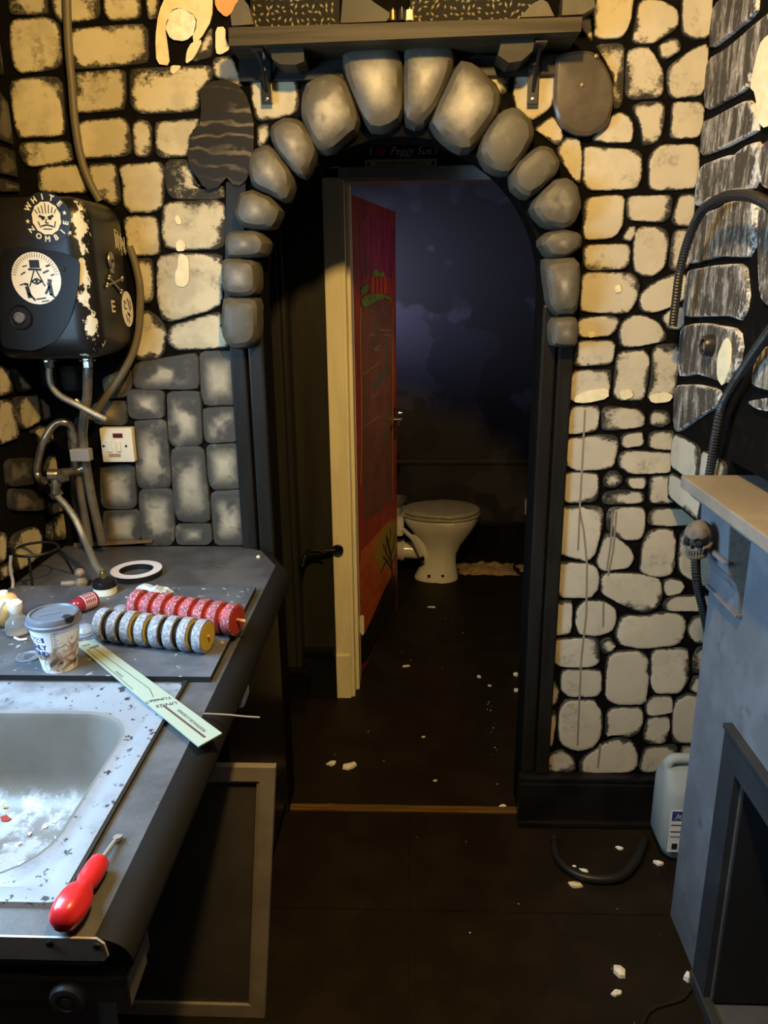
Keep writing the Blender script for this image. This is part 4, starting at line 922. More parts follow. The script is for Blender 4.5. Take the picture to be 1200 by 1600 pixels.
for k, (u, v, r, m_) in enumerate([(42,1237,.006,'rust_red'),(8,1280,.011,'rust_red'),(10,1263,.008,'rust_orange'),(108,1254,.009,'flake_white'),(70,1260,.005,'flake_white'),(70,1292,.006,'flake_white'),(85,1285,.004,'flake_white'),(46,1303,.005,'flake_white'),(30,1318,.004,'flake_white'),(88,1310,.004,'flake_white')]):
    c = P(u, v, 'z', .779)
    if not (bx0+.08 < c.x < bx1-.08 and by0+.08 < c.y < by1-.08): c.z = .782
    pts = [c+V(r*rnd.uniform(.5, 1.2)*cos(a), r*rnd.uniform(.5, 1.2)*sin(a), 0) for a in [2*pi*i_/7 for i_ in range(7)]]
    MB().prism(pts, (0, 0, .0015)).build('paint_flake', m_, sk)
tag(MB().prism([(SX1+.001, SY0+.0, ZW), (SX1+.011, SY0, ZW), (SX1+.011, 1.333, ZW), (SX1+.001, 1.333, ZW)], (0, 0, .006)).build('sealing_strip', 'board_edge'), 'thin black sealing strip along the right rim of the sink', 'strip')

bd = empty('worktop_board', (-.7, 1.56, ZW), 'flat black scuffed board laid on the worktop behind the sink', 'board')
pb = [P(-20, 1068, 'z', ZBD), P(336, 1061, 'z', ZBD), P(402, 919, 'z', ZBD), P(-20, 935, 'z', ZBD)]
pb = [V(-1.03, 1.335, ZBD), V(-.397, 1.335, ZBD), V(-.400, 1.80, ZBD), V(-1.03, 1.80, ZBD)]
MB().prism([p-V(0, 0, .0125) for p in pb], (0, 0, .0115)).build('core', 'board_edge', bd)
MB().prism([p-V(0, 0, .001) for p in pb], (0, 0, .001)).build('laminate', 'board_black', bd)
bw = MB().prism([P(118, 858, 'y', 2.14)*1.0, P(240, 853, 'y', 2.14), P(240, 856.5, 'y', 2.14), P(118, 864, 'y', 2.14)], (0, -.008, 0)); 
zmin = min(p.z for p in bw.v)
for p in bw.v: p.z += ZW-zmin+.0002
M('batten_wood', (.17, .10, .05), .7, col2=(.10, .06, .03), scale=20, stretch=(.2, 3, 3))
tag(bw.build('wood_batten', 'batten_wood'), 'thin brown wooden batten along the wall at the back of the worktop', 'batten')

# metal box with knob below the near end
M('box_metal', (.075, .068, .062), .42, col2=(.10, .09, .08), scale=9, col3=(.3, .29, .27), scale3=90, lo3=.72, hi3=.78, spec=.5)
M('panel_low', (.09, .075, .07), .5)
bxo = empty('metal_box', (-.7, .66, .80), 'black metal box with round knob just below the near end of the worktop', 'appliance')
ZB_ = .86; q0 = P(195, 1530, 'z', ZB_); yF = q0.y; zbt = P(200, 1568, 'y', yF).z; qf = P(226, 1470, 'z', ZB_)
MB().box((-1.04, yF, zbt), (q0.x, yF+.085, ZB_), .003).build('housing', 'box_metal', bxo)
MB().prism([V(q0.x+.001, qf.y, ZB_+.004), V(q0.x+.001, yF-.002, ZB_+.004), V(q0.x+.001, yF-.002, zbt-.002), V(q0.x+.001, qf.y, zbt+.004)], (.004, 0, 0)).build('end_plate', 'box_metal', bxo)
MB().box((-1.04, yF-.003, ZB_-.004), (q0.x-.001, yF+.002, ZB_+.003), .001).build('front_lip', 'box_metal', bxo)
kc = P(107, 1558, 'y', yF-.006); kc.y = yF; M('knob_black', (.06, .058, .056), .4)
kb = MB().lathe([(.022, 0), (.0225, .010), (.0195, .0145), (.013, .015), (.0125, .013), (.007, .013), (.0065, .015), (.001, .015)], kc, (0, -1, 0), 32).build('knob', 'knob_black', bxo, smooth=True)
MB().box((-1.04, yF+.012, .45), (-.40, yF+.06, zbt), .004).build('lower_panel', 'panel_low', bxo)

# framed door leaning under the worktop
M('frame_brown', (.27, .24, .21), .45, col2=(.21, .185, .165), scale=8); M('panel_dark', (.06, .056, .053), .45, col2=(.08, .074, .07), scale=5)
TR, BR = P(430, 1200, 'y', 1.44), P(413, 1600, 'y', 1.40)
dv = (BR-TR).normalized(); BRf = TR+dv*(TR.z/abs(dv.z)); wdt = V(-.42, 0, 0)
ln = empty('leaning_door', (TR.x-.21, 1.42, 0), 'framed dark cupboard door leaning under the worktop', 'door')
th = V(0, .018, 0); fw = .034
def lp(x, s): return TR+V(-x, 0, 0)+(BRf-TR)*s
Lh = (BRf-TR).length; s0 = fw/Lh
def quad(x0, x1, sa, sb_, lift): return [lp(x0, sa)+V(0, lift, 0), lp(x1, sa)+V(0, lift, 0), lp(x1, sb_)+V(0, lift, 0), lp(x0, sb_)+V(0, lift, 0)]
MB().prism(quad(0, fw, 0, 1, 0), th).build('stile', 'frame_brown', ln); MB().prism(quad(.42-fw, .42, 0, 1, 0), th).build('stile', 'frame_brown', ln)
MB().prism(quad(fw, .42-fw, 0, s0, 0), th).build('rail', 'frame_brown', ln); MB().prism(quad(fw, .42-fw, 1-s0, 1, 0), th).build('rail', 'frame_brown', ln)
MB().prism(quad(fw, .42-fw, s0, 1-s0, .008), th*.4).build('panel', 'panel_dark', ln)
bd2 = MB().prism(quad(fw, fw+.006, s0, 1-s0, .003), th*.4).prism(quad(fw+.006, .42-fw, s0, s0+.006/Lh, .003), th*.4); tag(bd2.build('bead', 'frame_brown', ln))
# white plastic tub stuck under the front edge
c = P(369, 1070, 'x', -.395)
tag(MB().box((-.406, c.y-.035, c.z-.042), (-.372, c.y+.035, c.z+.03), .012).build('white_tub', 'pipe_white', None, smooth=True), 'small white plastic tub half hidden under the worktop front edge', 'tub')

# ------------------------------------------------------------------ plumbing on the left
M('pipe_paint', (.20, .165, .115), .38, .35, col2=(.13, .10, .07), scale=14, bmp=.2); M('pipe_dark', (.055, .046, .036), .45, .2); M('braid', (.42, .36, .26), .35, .8, bmp=.8, bscale=400); M('tap_metal', (.34, .29, .21), .3, .85, col2=(.20, .16, .11), scale=30)
M('cable_grey', (.115, .095, .062), .5); M('tape_grey', (.24, .22, .19), .6)
def Y(pts): return [P(u, v, 'y', y) for u, v, y in pts]
pl = empty('tap_assembly', P(150, 850, 'y', 2.10), 'old metal tap with pipes and curved braided hoses below the water heater', 'tap')
pl.location.z = ZW
hx0, hx1 = P(75, 560, 'y', 2.0).x, P(136, 560, 'y', 2.0).x
MB().tube([V(hx1, 2.0, HZ0-.029)]+Y([(137,590,2.0),(136,620,2.01),(131,655,2.03),(130,690,2.05),(142,770,2.06),(160,850,2.08)]), .0125, 12).build('supply_pipe', 'pipe_paint', pl, smooth=True)
MB().tube(Y([(116,695,2.06),(119,720,2.06),(125,760,2.07),(140,852,2.09)]), .0115, 12).build('supply_pipe', 'pipe_paint', pl, smooth=True)
MB().tube(Y([(124,655,2.09),(119,680,2.1),(116,760,2.11),(122,800,2.11),(130,850,2.12)]), .011, 10).build('waste_pipe', 'pipe_dark', pl, smooth=True)
MB().tube([V(hx0, 2.0, HZ0-.029)]+Y([(77,590,2.0),(82,605,2.0),(95,619,1.99),(120,632,1.98),(150,648,1.98),(168,657,1.99)]), .0095, 10, ridge=.004).build('flexible_hose', 'braid', pl, smooth=True)
MB().tube(Y([(118,625,2.02),(130,637,2.02),(150,650,2.02),(166,656,2.03)]), .0085, 10).build('flexible_hose', 'tap_metal', pl, smooth=True)
MB().tube(Y([(117,694,2.04),(112,668,2.04),(100,660,2.03),(84,665,2.02),(68,690,2.0),(60,718,2.0),(58,738,2.0),(63,750,1.99),(70,751,1.98)]), .0105, 12).build('hose_loop', 'tap_metal', pl, smooth=True)
nut = MB(); q = Y([(112,672,2.04),(117,705,2.05)])
nut.cyl(q[0], q[0].lerp(q[1], .45), .013, seg=8).cyl(q[0].lerp(q[1], .5), q[1], .016, seg=8).build('union_nut', 'tap_metal', pl)
q = Y([(121,712,2.03),(136,708,2.03)]); tp = MB().box((q[0].x-.016, q[0].y-.012, q[0].z-.014), (q[1].x+.010, q[1].y+.016, q[1].z+.012), .003).build('tape_wrap', 'tape_grey', pl)
q = Y([(85,743,2.0),(103,738,2.02),(122,735,2.05),(140,728,2.06)])
MB().tube(q[1:], .011, 12).build('tap_arm', 'tap_metal', pl, smooth=True)
bdy = MB().tube(Y([(74,742,1.99),(90,742,2.0),(103,740,2.02)]), .016, 12).cyl(P(87, 742, 'y', 2.0), P(87, 772, 'y', 1.99), .013, seg=10).build('tap_body', 'tap_metal', pl, smooth=True)
rn = MB()
for u, v, u2, v2, r in ((95,745,101,742,.0195),(86,755,87,759,.017),(85,768,91,776,.018)): rn.cyl(P(u, v, 'y', 2.0), P(u2, v2, 'y', 2.0), r, seg=10)
rn.build('collar', 'tap_metal', bdy)
zhead = P(165, 926, 'z', ZBD)
hd_top = V(zhead.x, zhead.y, ZBD+.045)
hs_pts = Y([(90,776,1.99),(103,790,1.97),(118,812,1.94),(133,845,1.90)]) + [P(150, 884, 'y', zhead.y+.04), hd_top+V(0, 0, .005)]
MB().tube(hs_pts, .010, 12, ridge=.005).build('spout_hose', 'braid', pl, smooth=True)
sh_ = MB().lathe([(.006, .058), (.009, .050), (.008, .040)], V(hd_top.x, hd_top.y, ZBD), (0, 0, 1), 14).build('brass_ferrule', 'brass', pl, smooth=True)
MB().lathe([(.029, .018), (.029, .026), (.026, .034), (.014, .040), (.010, .042)], V(hd_top.x, hd_top.y, ZBD), (0, 0, 1), 24).build('spray_cap', 'gloss_black', pl, smooth=True)
MB().lathe([(.028, .0003), (.0285, .018), (.026, .019)], V(hd_top.x, hd_top.y, ZBD), (0, 0, 1), 24).build('spray_base', 'sticker_cream', pl, smooth=True)
cb_ = MB().tube(Y([(104,-30,2.135),(105,20,2.135),(107,70,2.135),(112,130,2.135),(117,190,2.135),(126,245,2.135),(140,285,2.135),(156,315,2.138)]), .0105, 10)
tag(cb_.build('wall_cable', 'cable_grey', None, smooth=True), 'grey cable running down the stone wall behind the water heater', 'cable')
cb_ = MB().tube(Y([(202,385,2.1385),(211,412,2.1385),(218,445,2.136),(219,482,2.133),(216,520,2.128),(207,553,2.115),(191,584,2.10),(168,617,2.09),(150,644,2.085),(141,652,2.085)]), .0105, 10)
tag(cb_.build('heater_cable', 'cable_grey', None, smooth=True), 'grey cable curving from the right side of the water heater down to the pipes', 'cable')

M('switch_cream', (.72, .66, .52), .35); M('neon_red', (.10, .012, .01), .3); M('switch_brown', (.35, .22, .10), .5)
a, b = P(155, 669, 'y', 2.12), P(211, 722, 'y', 2.12)
sp = empty('fused_switch', ((a.x+b.x)/2, 2.15, b.z), 'cream fused wall switch with red indicator above the worktop', 'switch')
MB().box((a.x, 2.118, b.z), (b.x, 2.149, a.z), .004).build('faceplate', 'switch_cream', sp, smooth=True)
def fp(u, v): return P(u, v, 'y', 2.118)
def fbox(u0, v0, u1, v1, d0, nm, m_): a_, b_ = fp(u0, v0), fp(u1, v1); return MB().box((a_.x, 2.118-d0, b_.z), (b_.x, 2.1185, a_.z), .0012).build(nm, m_, sp)
fbox(176, 677, 192, 684, .002, 'indicator', 'neon_red'); fbox(182, 690, 190, 705, .005, 'rocker', 'switch_cream'); fbox(166, 688, 176, 706, .003, 'fuse_holder', 'switch_cream'); fbox(170, 709, 189, 714, .0008, 'worn_label', 'switch_brown')
for u in (162, 197): MB().lathe([(.004, 0), (.0035, .0015), (.001, .002)], fp(u, 697), (0, -1, 0), 10).build('screw', 'screw_dark', sp)

# ------------------------------------------------------------------ things on the worktop
M('stand_black', (.02, .018, .016), .4, .5); M('peg_wood', (.28, .20, .13), .4, col2=(.18, .13, .09), scale=30)
c = P(55, 858, 'y', 1.86)
rs = empty('ring_stand', (c.x, 1.86, ZW), 'thin black metal ring stand with tall legs at the back left of the worktop', 'stand')
RR = .056
MB().tube([c+V(RR*cos(t), RR*sin(t), 0) for t in [2*pi*k/28 for k in range(29)]], .0038, 8, smooth=False).build('ring', 'stand_black', rs, smooth=True)
for aa, out in ((-80, 1.1), (40, 1.55), (165, 1.25)):
    t = radians(aa); MB().tube([c+V(RR*cos(t), RR*sin(t), 0), V(c.x+RR*out*cos(t), 1.86+RR*out*sin(t), ZW+.003)], .0035, 8, smooth=False).build('leg', 'stand_black', rs, smooth=True)
a, b = P(17, 868, 'y', 1.80), P(22, 935, 'y', 1.78)
tag(MB().tube([V(b.x, b.y, ZBD), a.lerp(b, .6), a.lerp(b, .3)+V(-.004, 0, 0), a], .0042, 8).build('metal_rod', 'aluminium', None, smooth=True), 'thin grey metal rod standing left of the ring stand', 'rod')
c = P(213, 896, 'z', ZW+.001)
M('tape_white', (.62, .58, .60), .5); M('tape_black', (.012, .011, .011), .4)
tr_ = empty('tape_roll', (c.x, c.y, ZW), 'flat roll of tape with white face lying on the worktop', 'tape roll')
c = P(213, 889, 'z', ZW+.018); c.z = ZW
def ring_lathe(r0, r1, z0, z1, seg=40): return [(r0, z0), (r1, z0), (r1, z1), (r0, z1), (r0, z0)]
mb = MB().lathe(ring_lathe(.046, .066, .0003, .016), c, (0, 0, 1), 40); mb.f = mb.f[:-2]; mb.build('tape', 'tape_black', tr_, smooth=True)
mb = MB().lathe(ring_lathe(.045, .067, .016, .018), c, (0, 0, 1), 40); mb.f = mb.f[:-2]; mb.build('paper_face', 'tape_white', tr_, smooth=True)
c = P(97, 935, 'z', ZBD)
pg = empty('wooden_peg', (c.x, c.y+.05, ZW), 'brown turned wooden peg behind the coffee cup', 'peg'); cc = V(c.x, 1.83, ZW)
MB().lathe([(.014, .0003), (.017, .008), (.016, .016), (.010, .022), (.009, .026)], cc, (0, 0, 1), 16).ball(cc+V(0, 0, .036), .0135, 1, 1, 1, 14, 10).build('body', 'peg_wood', pg, smooth=True)
MB().lathe([(.006, 0), (.009, .01), (.007, .03), (.008, .036)], cc+V(-.012, -.004, .009), (-1, -.1, 0), 12).build('side_knob', 'peg_wood', pg, smooth=True)

# two rollers made of foam discs on a stick
M('foam_pink', (.34, .065, .08), .7, col2=(.12, .05, .055), scale=170, lo=.42, hi=.62, bmp=.7, bscale=300, col3=(.62, .34, .36), scale3=230, lo3=.56, hi3=.66)
M('foam_red', (.34, .03, .022), .75, bmp=.5, bscale=200)
M('foam_grey', (.16, .165, .18), .7, col2=(.30, .31, .34), scale=170, lo=.42, hi=.62, bmp=.7, bscale=300)
M('foam_yellow', (.46, .33, .03), .75, bmp=.5, bscale=200); M('foam_black', (.02, .018, .014), .8); M('stick', (.55, .25, .10), .6)
def roller(nm, a, b, r, mats, label, stick0):
    ax = (b-a).normalized(); L = (b-a).length; st = L/7.25
    e = empty(nm, (a+b)/2-V(0, 0, r), label, 'roller', 'foam rollers on the black board')
    MB().cyl(a-ax*.006, b+ax*stick0, .0035, seg=8).build('stick', 'stick', e, smooth=True)
    for k in range(8):
        c = a+ax*(st*k); t_ = st*.62; rr_ = r*random.Random(k).uniform(.965, 1.0); up = V(0, 0, rr_-r)
        d_ = MB().lathe([(rr_*.88, 0), (rr_*.98, .0006), (rr_, .002), (rr_, t_-.002), (rr_*.98, t_-.0006), (rr_*.88, t_)], c+up, ax, 28).build('foam_disc', mats[0], e, smooth=True)
        mm = mats[1][k % len(mats[1])]
        MB().lathe([(rr_*.87, 0), (rr_*.85, .0015), (.0036, .0018)], c+up+ax*(t_-.0008), ax, 24).build('cut_face', mm, d_)
        if k < 7: MB().lathe([(rr_*.70, 0), (rr_*.70, st-t_)], c+up+ax*t_, ax, 18).build('core', mats[2], d_)
r = .036
pa, pb_ = P(212, 944, 'z', ZBD+r), P(362, 967, 'z', ZBD+r)
roller('foam_roller', pa, pb_, r, ('foam_pink', ['foam_red'], 'foam_red'), 'red and pink roller of eight foam discs on a stick, the far one', .035)
ga, gb = P(158, 975, 'z', ZBD+r), P(316, 993, 'z', ZBD+r)
roller('foam_roller', ga, gb, r, ('foam_grey', ['foam_black', 'foam_black', 'foam_yellow', 'foam_yellow', 'foam_black', 'foam_black', 'foam_yellow', 'foam_yellow'], 'foam_black'), 'grey roller of eight foam discs with yellow core, the near one', .018)

M('clear_plastic', (.62, .68, .74), .12, trans=.75, ior=1.3); M('bag_plastic', (.70, .72, .74), .3, trans=.45, ior=1.2, bmp=.6, bscale=60); M('glass', (.88, .90, .90), .05, trans=.9); M('glass_smoke', (.55, .52, .48), .1, trans=.8)
def dome(nm, u, v, r, lb):
    c = P(u, v, 'z', ZBD); e = empty(nm, c, lb, 'cup', 'clear plastic domes by the rollers')
    MB().lathe([(r, .0004), (r*1.03, .006), (r, .010), (r*.96, r*.5), (r*.75, r*.85), (r*.4, r*1.05), (.001, r*1.1)], c, (0, 0, 1), 24).build('dome', 'clear_plastic', e, smooth=True)
    MB().lathe([(r*1.12, .0004), (r*1.14, .003), (r*1.05, .004)], c, (0, 0, 1), 24).build('rim', 'clear_plastic', e, smooth=True)
dome('plastic_dome', 133, 990, .021, 'small clear plastic dome at the left end of the grey roller')
dome('plastic_dome', 190, 958, .019, 'small clear plastic dome at the left end of the pink roller')
cbag = P(235, 932, 'z', ZBD)
crumple('plastic_bag', cbag.x, 1.735, .10, .06, .035, 'bag_plastic', 'crumpled clear plastic bag behind the pink roller', 'bag', 9, 7, 8, ZBD)
# small red bottle on its side
M('bottle_red', (.30, .025, .045), .18, trans=.3, coat=.3); M('bottle_label', (.62, .34, .32), .5); M('label_print', (.12, .02, .03), .5)
a, b = P(116, 948, 'z', ZBD+.019), P(147, 936, 'z', ZBD+.019); ax = (b-a).normalized()
rb = empty('red_bottle', a-V(0, 0, .019), 'small red bottle lying on its side by the spray head', 'bottle')
MB().lathe([(.001, -.012), (.010, -.010), (.017, -.002), (.019, .006), (.019, .018)], a, ax, 20).build('base', 'bottle_red', rb, smooth=True)
lb_ = MB().lathe([(.0192, .018), (.0192, .050)], a, ax, 20).build('label', 'bottle_label', rb, smooth=True)
MB().lathe([(.019, .050), (.018, .056), (.010, .062), (.001, .063)], a, ax, 20).build('cap', 'bottle_red', rb, smooth=True)
mb = MB(); side_ = ax.cross(V(0, 0, 1)).normalized()
for k in range(5):
    for j in range(3):
        ang = radians(25+28*j); d_ = (V(0, 0, 1)*sin(ang)+side_*cos(ang)*1.0); tg = ax
        c_ = a+ax*(.023+.0055*k)+d_*.0196; w2 = d_.cross(ax)
        mb.prism([c_-ax*.0015-w2*.0035, c_+ax*.0015-w2*.0035, c_+ax*.0015+w2*.0035, c_-ax*.0015+w2*.0035], d_*.0003)
tag(mb.build('label_print', 'label_print', lb_), kind='stuff')
# glass jar, cream ball at the left edge
c = P(30, 990, 'z', ZBD); 
gj = empty('glass_flask', c, 'small clear glass flask with white stopper left of the coffee cup', 'flask')
MB().lathe([(.020, .0005), (.027, .006), (.028, .018), (.022, .034), (.013, .044), (.011, .060), (.013, .064)], c, (0, 0, 1), 22).build('body', 'glass', gj, smooth=True)
MB().lathe([(.0105, .050), (.0155, .062), (.016, .074), (.012, .078), (.001, .079)], c, (0, 0, 1), 18).build('stopper', 'sticker_white', gj, smooth=True)
MB().tube([c+V(-.010, 0, .076), c+V(-.022, 0, .078), c+V(-.034, -.004, .060), c+V(-.040, -.006, .036)], .0055, 10).build('white_tube', 'sticker_white', gj, smooth=True)
MB().tube([c+V(.004, -.028, .004), c+V(.02, -.036, .003), c+V(.035, -.034, .004)], .0025, 6).build('wire_twist', 'sticker_white', gj, smooth=True)
M('ball_orange', (.62, .36, .12), .45, col2=(.70, .48, .2), scale=10)
c = P(-2, 990, 'z', ZBD)
ob = empty('orange_bulb', c, 'rounded orange bulb at the left edge behind the glass flask', 'bulb')
MB().lathe([(.018, .0005), (.028, .010), (.034, .03), (.033, .05), (.024, .068), (.010, .075), (.001, .076)], c+V(-.005, .05, 0), (0, 0, 1), 22).build('bulb', 'ball_orange', ob, smooth=True)
MB().lathe([(.012, .0), (.010, .006), (.001, .008)], c+V(-.005, .05, .074), (0, 0, 1), 14).build('cap', 'sticker_white', ob, smooth=True)
c = P(42, 1027, 'z', ZBD)
tk = empty('metal_token', c, 'round grey metal token on the board beside the coffee cup', 'token'); M('token_metal', (.30, .30, .31), .4, .6)
MB().lathe([(.024, .0004), (.025, .0015), (.0245, .003), (.022, .0034), (.021, .0026), (.001, .0026)], c+V(.004, 0, 0), (0, 0, 1), 30).build('token', 'token_metal', tk, smooth=True)
mb = MB()
for k, z_ in enumerate((.006, -.002, -.010)):
    plane_poly(mb, strip2((-.010+.002*k, z_), (.010-.002*k, z_), .003), c+V(.004, 0, .0024), (1, 0, 0), (0, 1, 0), .0004)
mb.build('embossing', 'screw_dark', tk)

# coffee cup
CX, CY = -.712, 1.372
cu = empty('coffee_cup', (CX, CY, ZBD), 'paper coffee cup with grey lid and brown coffee print on the black board', 'cup')
m, nt, n, l, bs = new_mat('cup_paper')
tc = n.new('ShaderNodeTexCoord'); sx_ = n.new('ShaderNodeSeparateXYZ'); l.new(tc.outputs['Object'], sx_.inputs[0])
nz_ = noise(nt, 38, 5, .6, None, dist=1.2)
z_ = sx_.outputs[2]
swirl = mathn(nt, 'ADD', nz_, mathn(nt, 'MULTIPLY', mathn(nt, 'ABSOLUTE', mathn(nt, 'SUBTRACT', z_, .036)), -5.5))
brown = ramp(nt, swirl, .30, .46); dark = ramp(nt, mathn(nt, 'SUBTRACT', swirl, mathn(nt, 'MULTIPLY', mathn(nt, 'ABSOLUTE', mathn(nt, 'SUBTRACT', z_, .022)), 9.0)), .40, .46)
c_ = mixc(nt, brown, (.78, .75, .70), (.34, .22, .13)); c_ = mixc(nt, dark, c_, (.07, .04, .025))
l.new(c_, bs.inputs['Base Color']); bs.inputs['Roughness'].default_value = .5
RB, RT, HC = .0325, .0485, .102
MB().lathe([(RB-.002, .002), (RB, .0003), (RB+.0005, .003), (RT, HC), (RT+.0015, HC+.003), (RT, HC+.005)], (CX, CY, ZBD), (0, 0, 1), 40).build('cup_body', 'cup_paper', cu, smooth=True)
M('lid_grey', (.085, .095, .115), .35, col2=(.11, .12, .145), scale=12); M('lid_print', (.10, .11, .13), .4)
LZ = ZBD+HC-.004
ld = MB().lathe([(RT+.002, 0), (RT+.0045, .002), (RT+.0045, .007), (RT+.002, .009), (RT+.001, .016), (RT-.001, .020), (RT-.006, .021), (RT-.008, .0175), (RT-.012, .0172), (.001, .0172)], (CX, CY, LZ), (0, 0, 1), 40).build('lid', 'lid_grey', cu, smooth=True, angle=30)
M('hole_black', (.005, .005, .005), .8)
mb = MB(); ang = radians(-28); cc = V(CX+RT*.86*cos(ang), CY+RT*.86*sin(ang), LZ+.0178)
plane_poly(mb, [(-.010,-.006),(-.006,-.002),(-.009,.004),(-.003,.008),(.006,.006),(.009,.0),(.008,-.008),(.0,-.010)], cc, (1, 0, 0), (0, 1, 0), .0035)
mb.prism([V(CX+(RT+.0028)*cos(radians(a_)), CY+(RT+.0028)*sin(radians(a_)), LZ+z) for a_, z in ((-42,.021),(-36,.012),(-28,.010),(-22,.013),(-16,.021))], V(.0015, -.0008, 0))
mb.build('sip_tear', 'hole_black', ld)
mb = MB(); plane_poly(mb, strip2((-.020, -.009), (.014, .012), .009), (CX-.004, CY-.002, LZ+.0172), (1, 0, 0), (0, 1, 0), .0003, .0006)
mb.build('lid_emboss', 'lid_print', ld)
M('print_blue', (.018, .03, .16), .5); M('print_white', (.78, .76, .72), .5); M('print_brown', (.22, .17, .12), .5)
def wrap(mb, vs, fs, th0, h0, lift=.0004):
    out = []
    for p in vs:
        h = h0+p.y; rr_ = RB+(RT-RB)*h/HC+lift; t = th0+p.x/rr_; out.append(V(CX+rr_*cos(t), CY+rr_*sin(t), ZBD+h))
    mb.add(out, fs)
def wrap_rect(mb, x0, x1, h0, h1, th0, lift):
    n_ = 8; vs = [V(x0+(x1-x0)*k/n_, y, 0) for y in (h0, h1) for k in range(n_+1)]
    wrap(mb, vs, [(k, k+1, n_+2+k, n_+1+k) for k in range(n_)], th0, 0, lift)
TH = radians(-118)
mb = MB(); wrap_rect(mb, -.034, .019, .073, .084, TH, .0004); pr_ = mb.build('brand_band', 'print_blue', cu)
mb = MB(); vs, fs = text_geo('GREGGS', .0125, bold=.0004); wrap(mb, vs, fs, TH-.008/.044, .0785, .0009); mb.build('band_lettering', 'print_white', pr_)
mb = MB()
for s_, h in (('FRESHLY', .061), ('GROUND', .046)):
    vs, fs = text_geo(s_, .0155, bold=.0005); xm = max(v.x for v in vs)
    wrap(mb, [V(v.x-xm+.021, v.y, 0) for v in vs], fs, TH, h, .0005)
mb.build('slogan_lettering', 'print_blue', cu)
mb = MB(); TH2 = radians(-62)
wrap_rect(mb, -.0105, -.0095, .028, .092, TH2, .0005)
for k in range(17):
    ln_ = .009 if k % 4 == 0 else .0055; h = .030+.0038*k; wrap_rect(mb, -.007, -.007+ln_, h, h+.0011, TH2, .0005)
mb.build('measure_marks', 'print_brown', cu)

# printed card strip bridging board and sink
M('card_green', (.255, .295, .23), .55); M('card_ink', (.03, .03, .035), .6); M('card_brown', (.07, .035, .02), .6)
A_, B_, D_, C_ = P(116, 1006, 'z', .9475), P(147, 1000, 'z', .9475), P(347, 1147, 'z', .9455), P(310, 1168, 'z', .9455)
cdx = empty('card_strip', (A_+D_)/2-V(0, 0, .003), 'pale green printed card strip lying from the black board across the sink edge', 'card')
nn = (D_-A_).cross(B_-A_).normalized(); nn = nn if nn.z > 0 else -nn
MB().prism([A_, C_, D_, B_], nn*.0022).build('card', 'card_green', cdx)
o_ = A_+nn*.0022; exx = (C_-A_).normalized(); eyy = nn.cross(exx); LL = (C_-A_).length; WW = (B_-A_).dot(eyy)
ink = MB()
for s_ in [((.10,.18),(.10,.80)), ((.10,.55),(.56,.72)), ((.56,.72),(.62,.50)), ((.10,.18),(.52,.10)), ((.64,.25),(.66,.80))]:
    plane_poly(ink, strip2((s_[0][0]*LL, s_[0][1]*WW), (s_[1][0]*LL, s_[1][1]*WW), .0009), o_, exx, eyy, .0002)
for s_, fx, fy, sz in (('SEN', .09, .62, .012), ('PO', .055, .35, .012), ('UNGS', .70, .62, .014), ('TUNG', .655, .70, .012), ('AT', .64, .12, .012)):
    plane_text(ink, s_, sz, o_+exx*fx*LL+eyy*fy*WW, -eyy if len(s_) < 4 else -exx*.4-eyy, (exx if len(s_) < 4 else Vector(nn).cross(-exx*.4-eyy)), .0008)
plane_text(ink, 'POSITION DE LA BONDE', .0085, o_+exx*.85*LL+eyy*.80*WW, -exx, -eyy, .0008)
plane_text(ink, 'POSITION', .007, o_+exx*.38*LL+eyy*.28*WW, -exx, -eyy, .0008)
tag(ink.build('printing', 'card_ink', cdx))
mb = MB(); plane_poly(mb, strip2((.70*LL, .48*WW), (.97*LL, .55*WW), .004), o_, exx, eyy, .0004); mb.build('printed_bar', 'card_brown', cdx)

# screwdriver
M('handle_red', (.50, .018, .022), .3, spec=.5, coat=.2); M('blade_steel', (.30, .28, .26), .4, .4)
a, b = P(104, 1428, 'z', ZW+.023), P(152, 1348, 'z', ZW+.019); t_ = P(187, 1303, 'z', ZW+.006)
ax = (t_-a).normalized()
sd = empty('screwdriver', (a+b)/2-V(0, 0, .022), 'red-handled screwdriver lying on the worktop edge beside the sink', 'screwdriver')
L = (b-a).length
mb = MB(); prof = [(.001, -.016), (.012, -.0145), (.019, -.008), (.0222, .004), (.0222, .018), (.019, .030), (.0135, .040), (.012, .046), (.0145, .054), (.0148, .074), (.0135, .086), (.010, .090), (.001, .0905)]
k_ = (L+.010)/.090; prof = [(r_, h*k_) for r_, h in prof]
ax2 = ((b-V(0, 0, .004))-a).normalized()
mb.lathe(prof, a, ax2, 6*4)
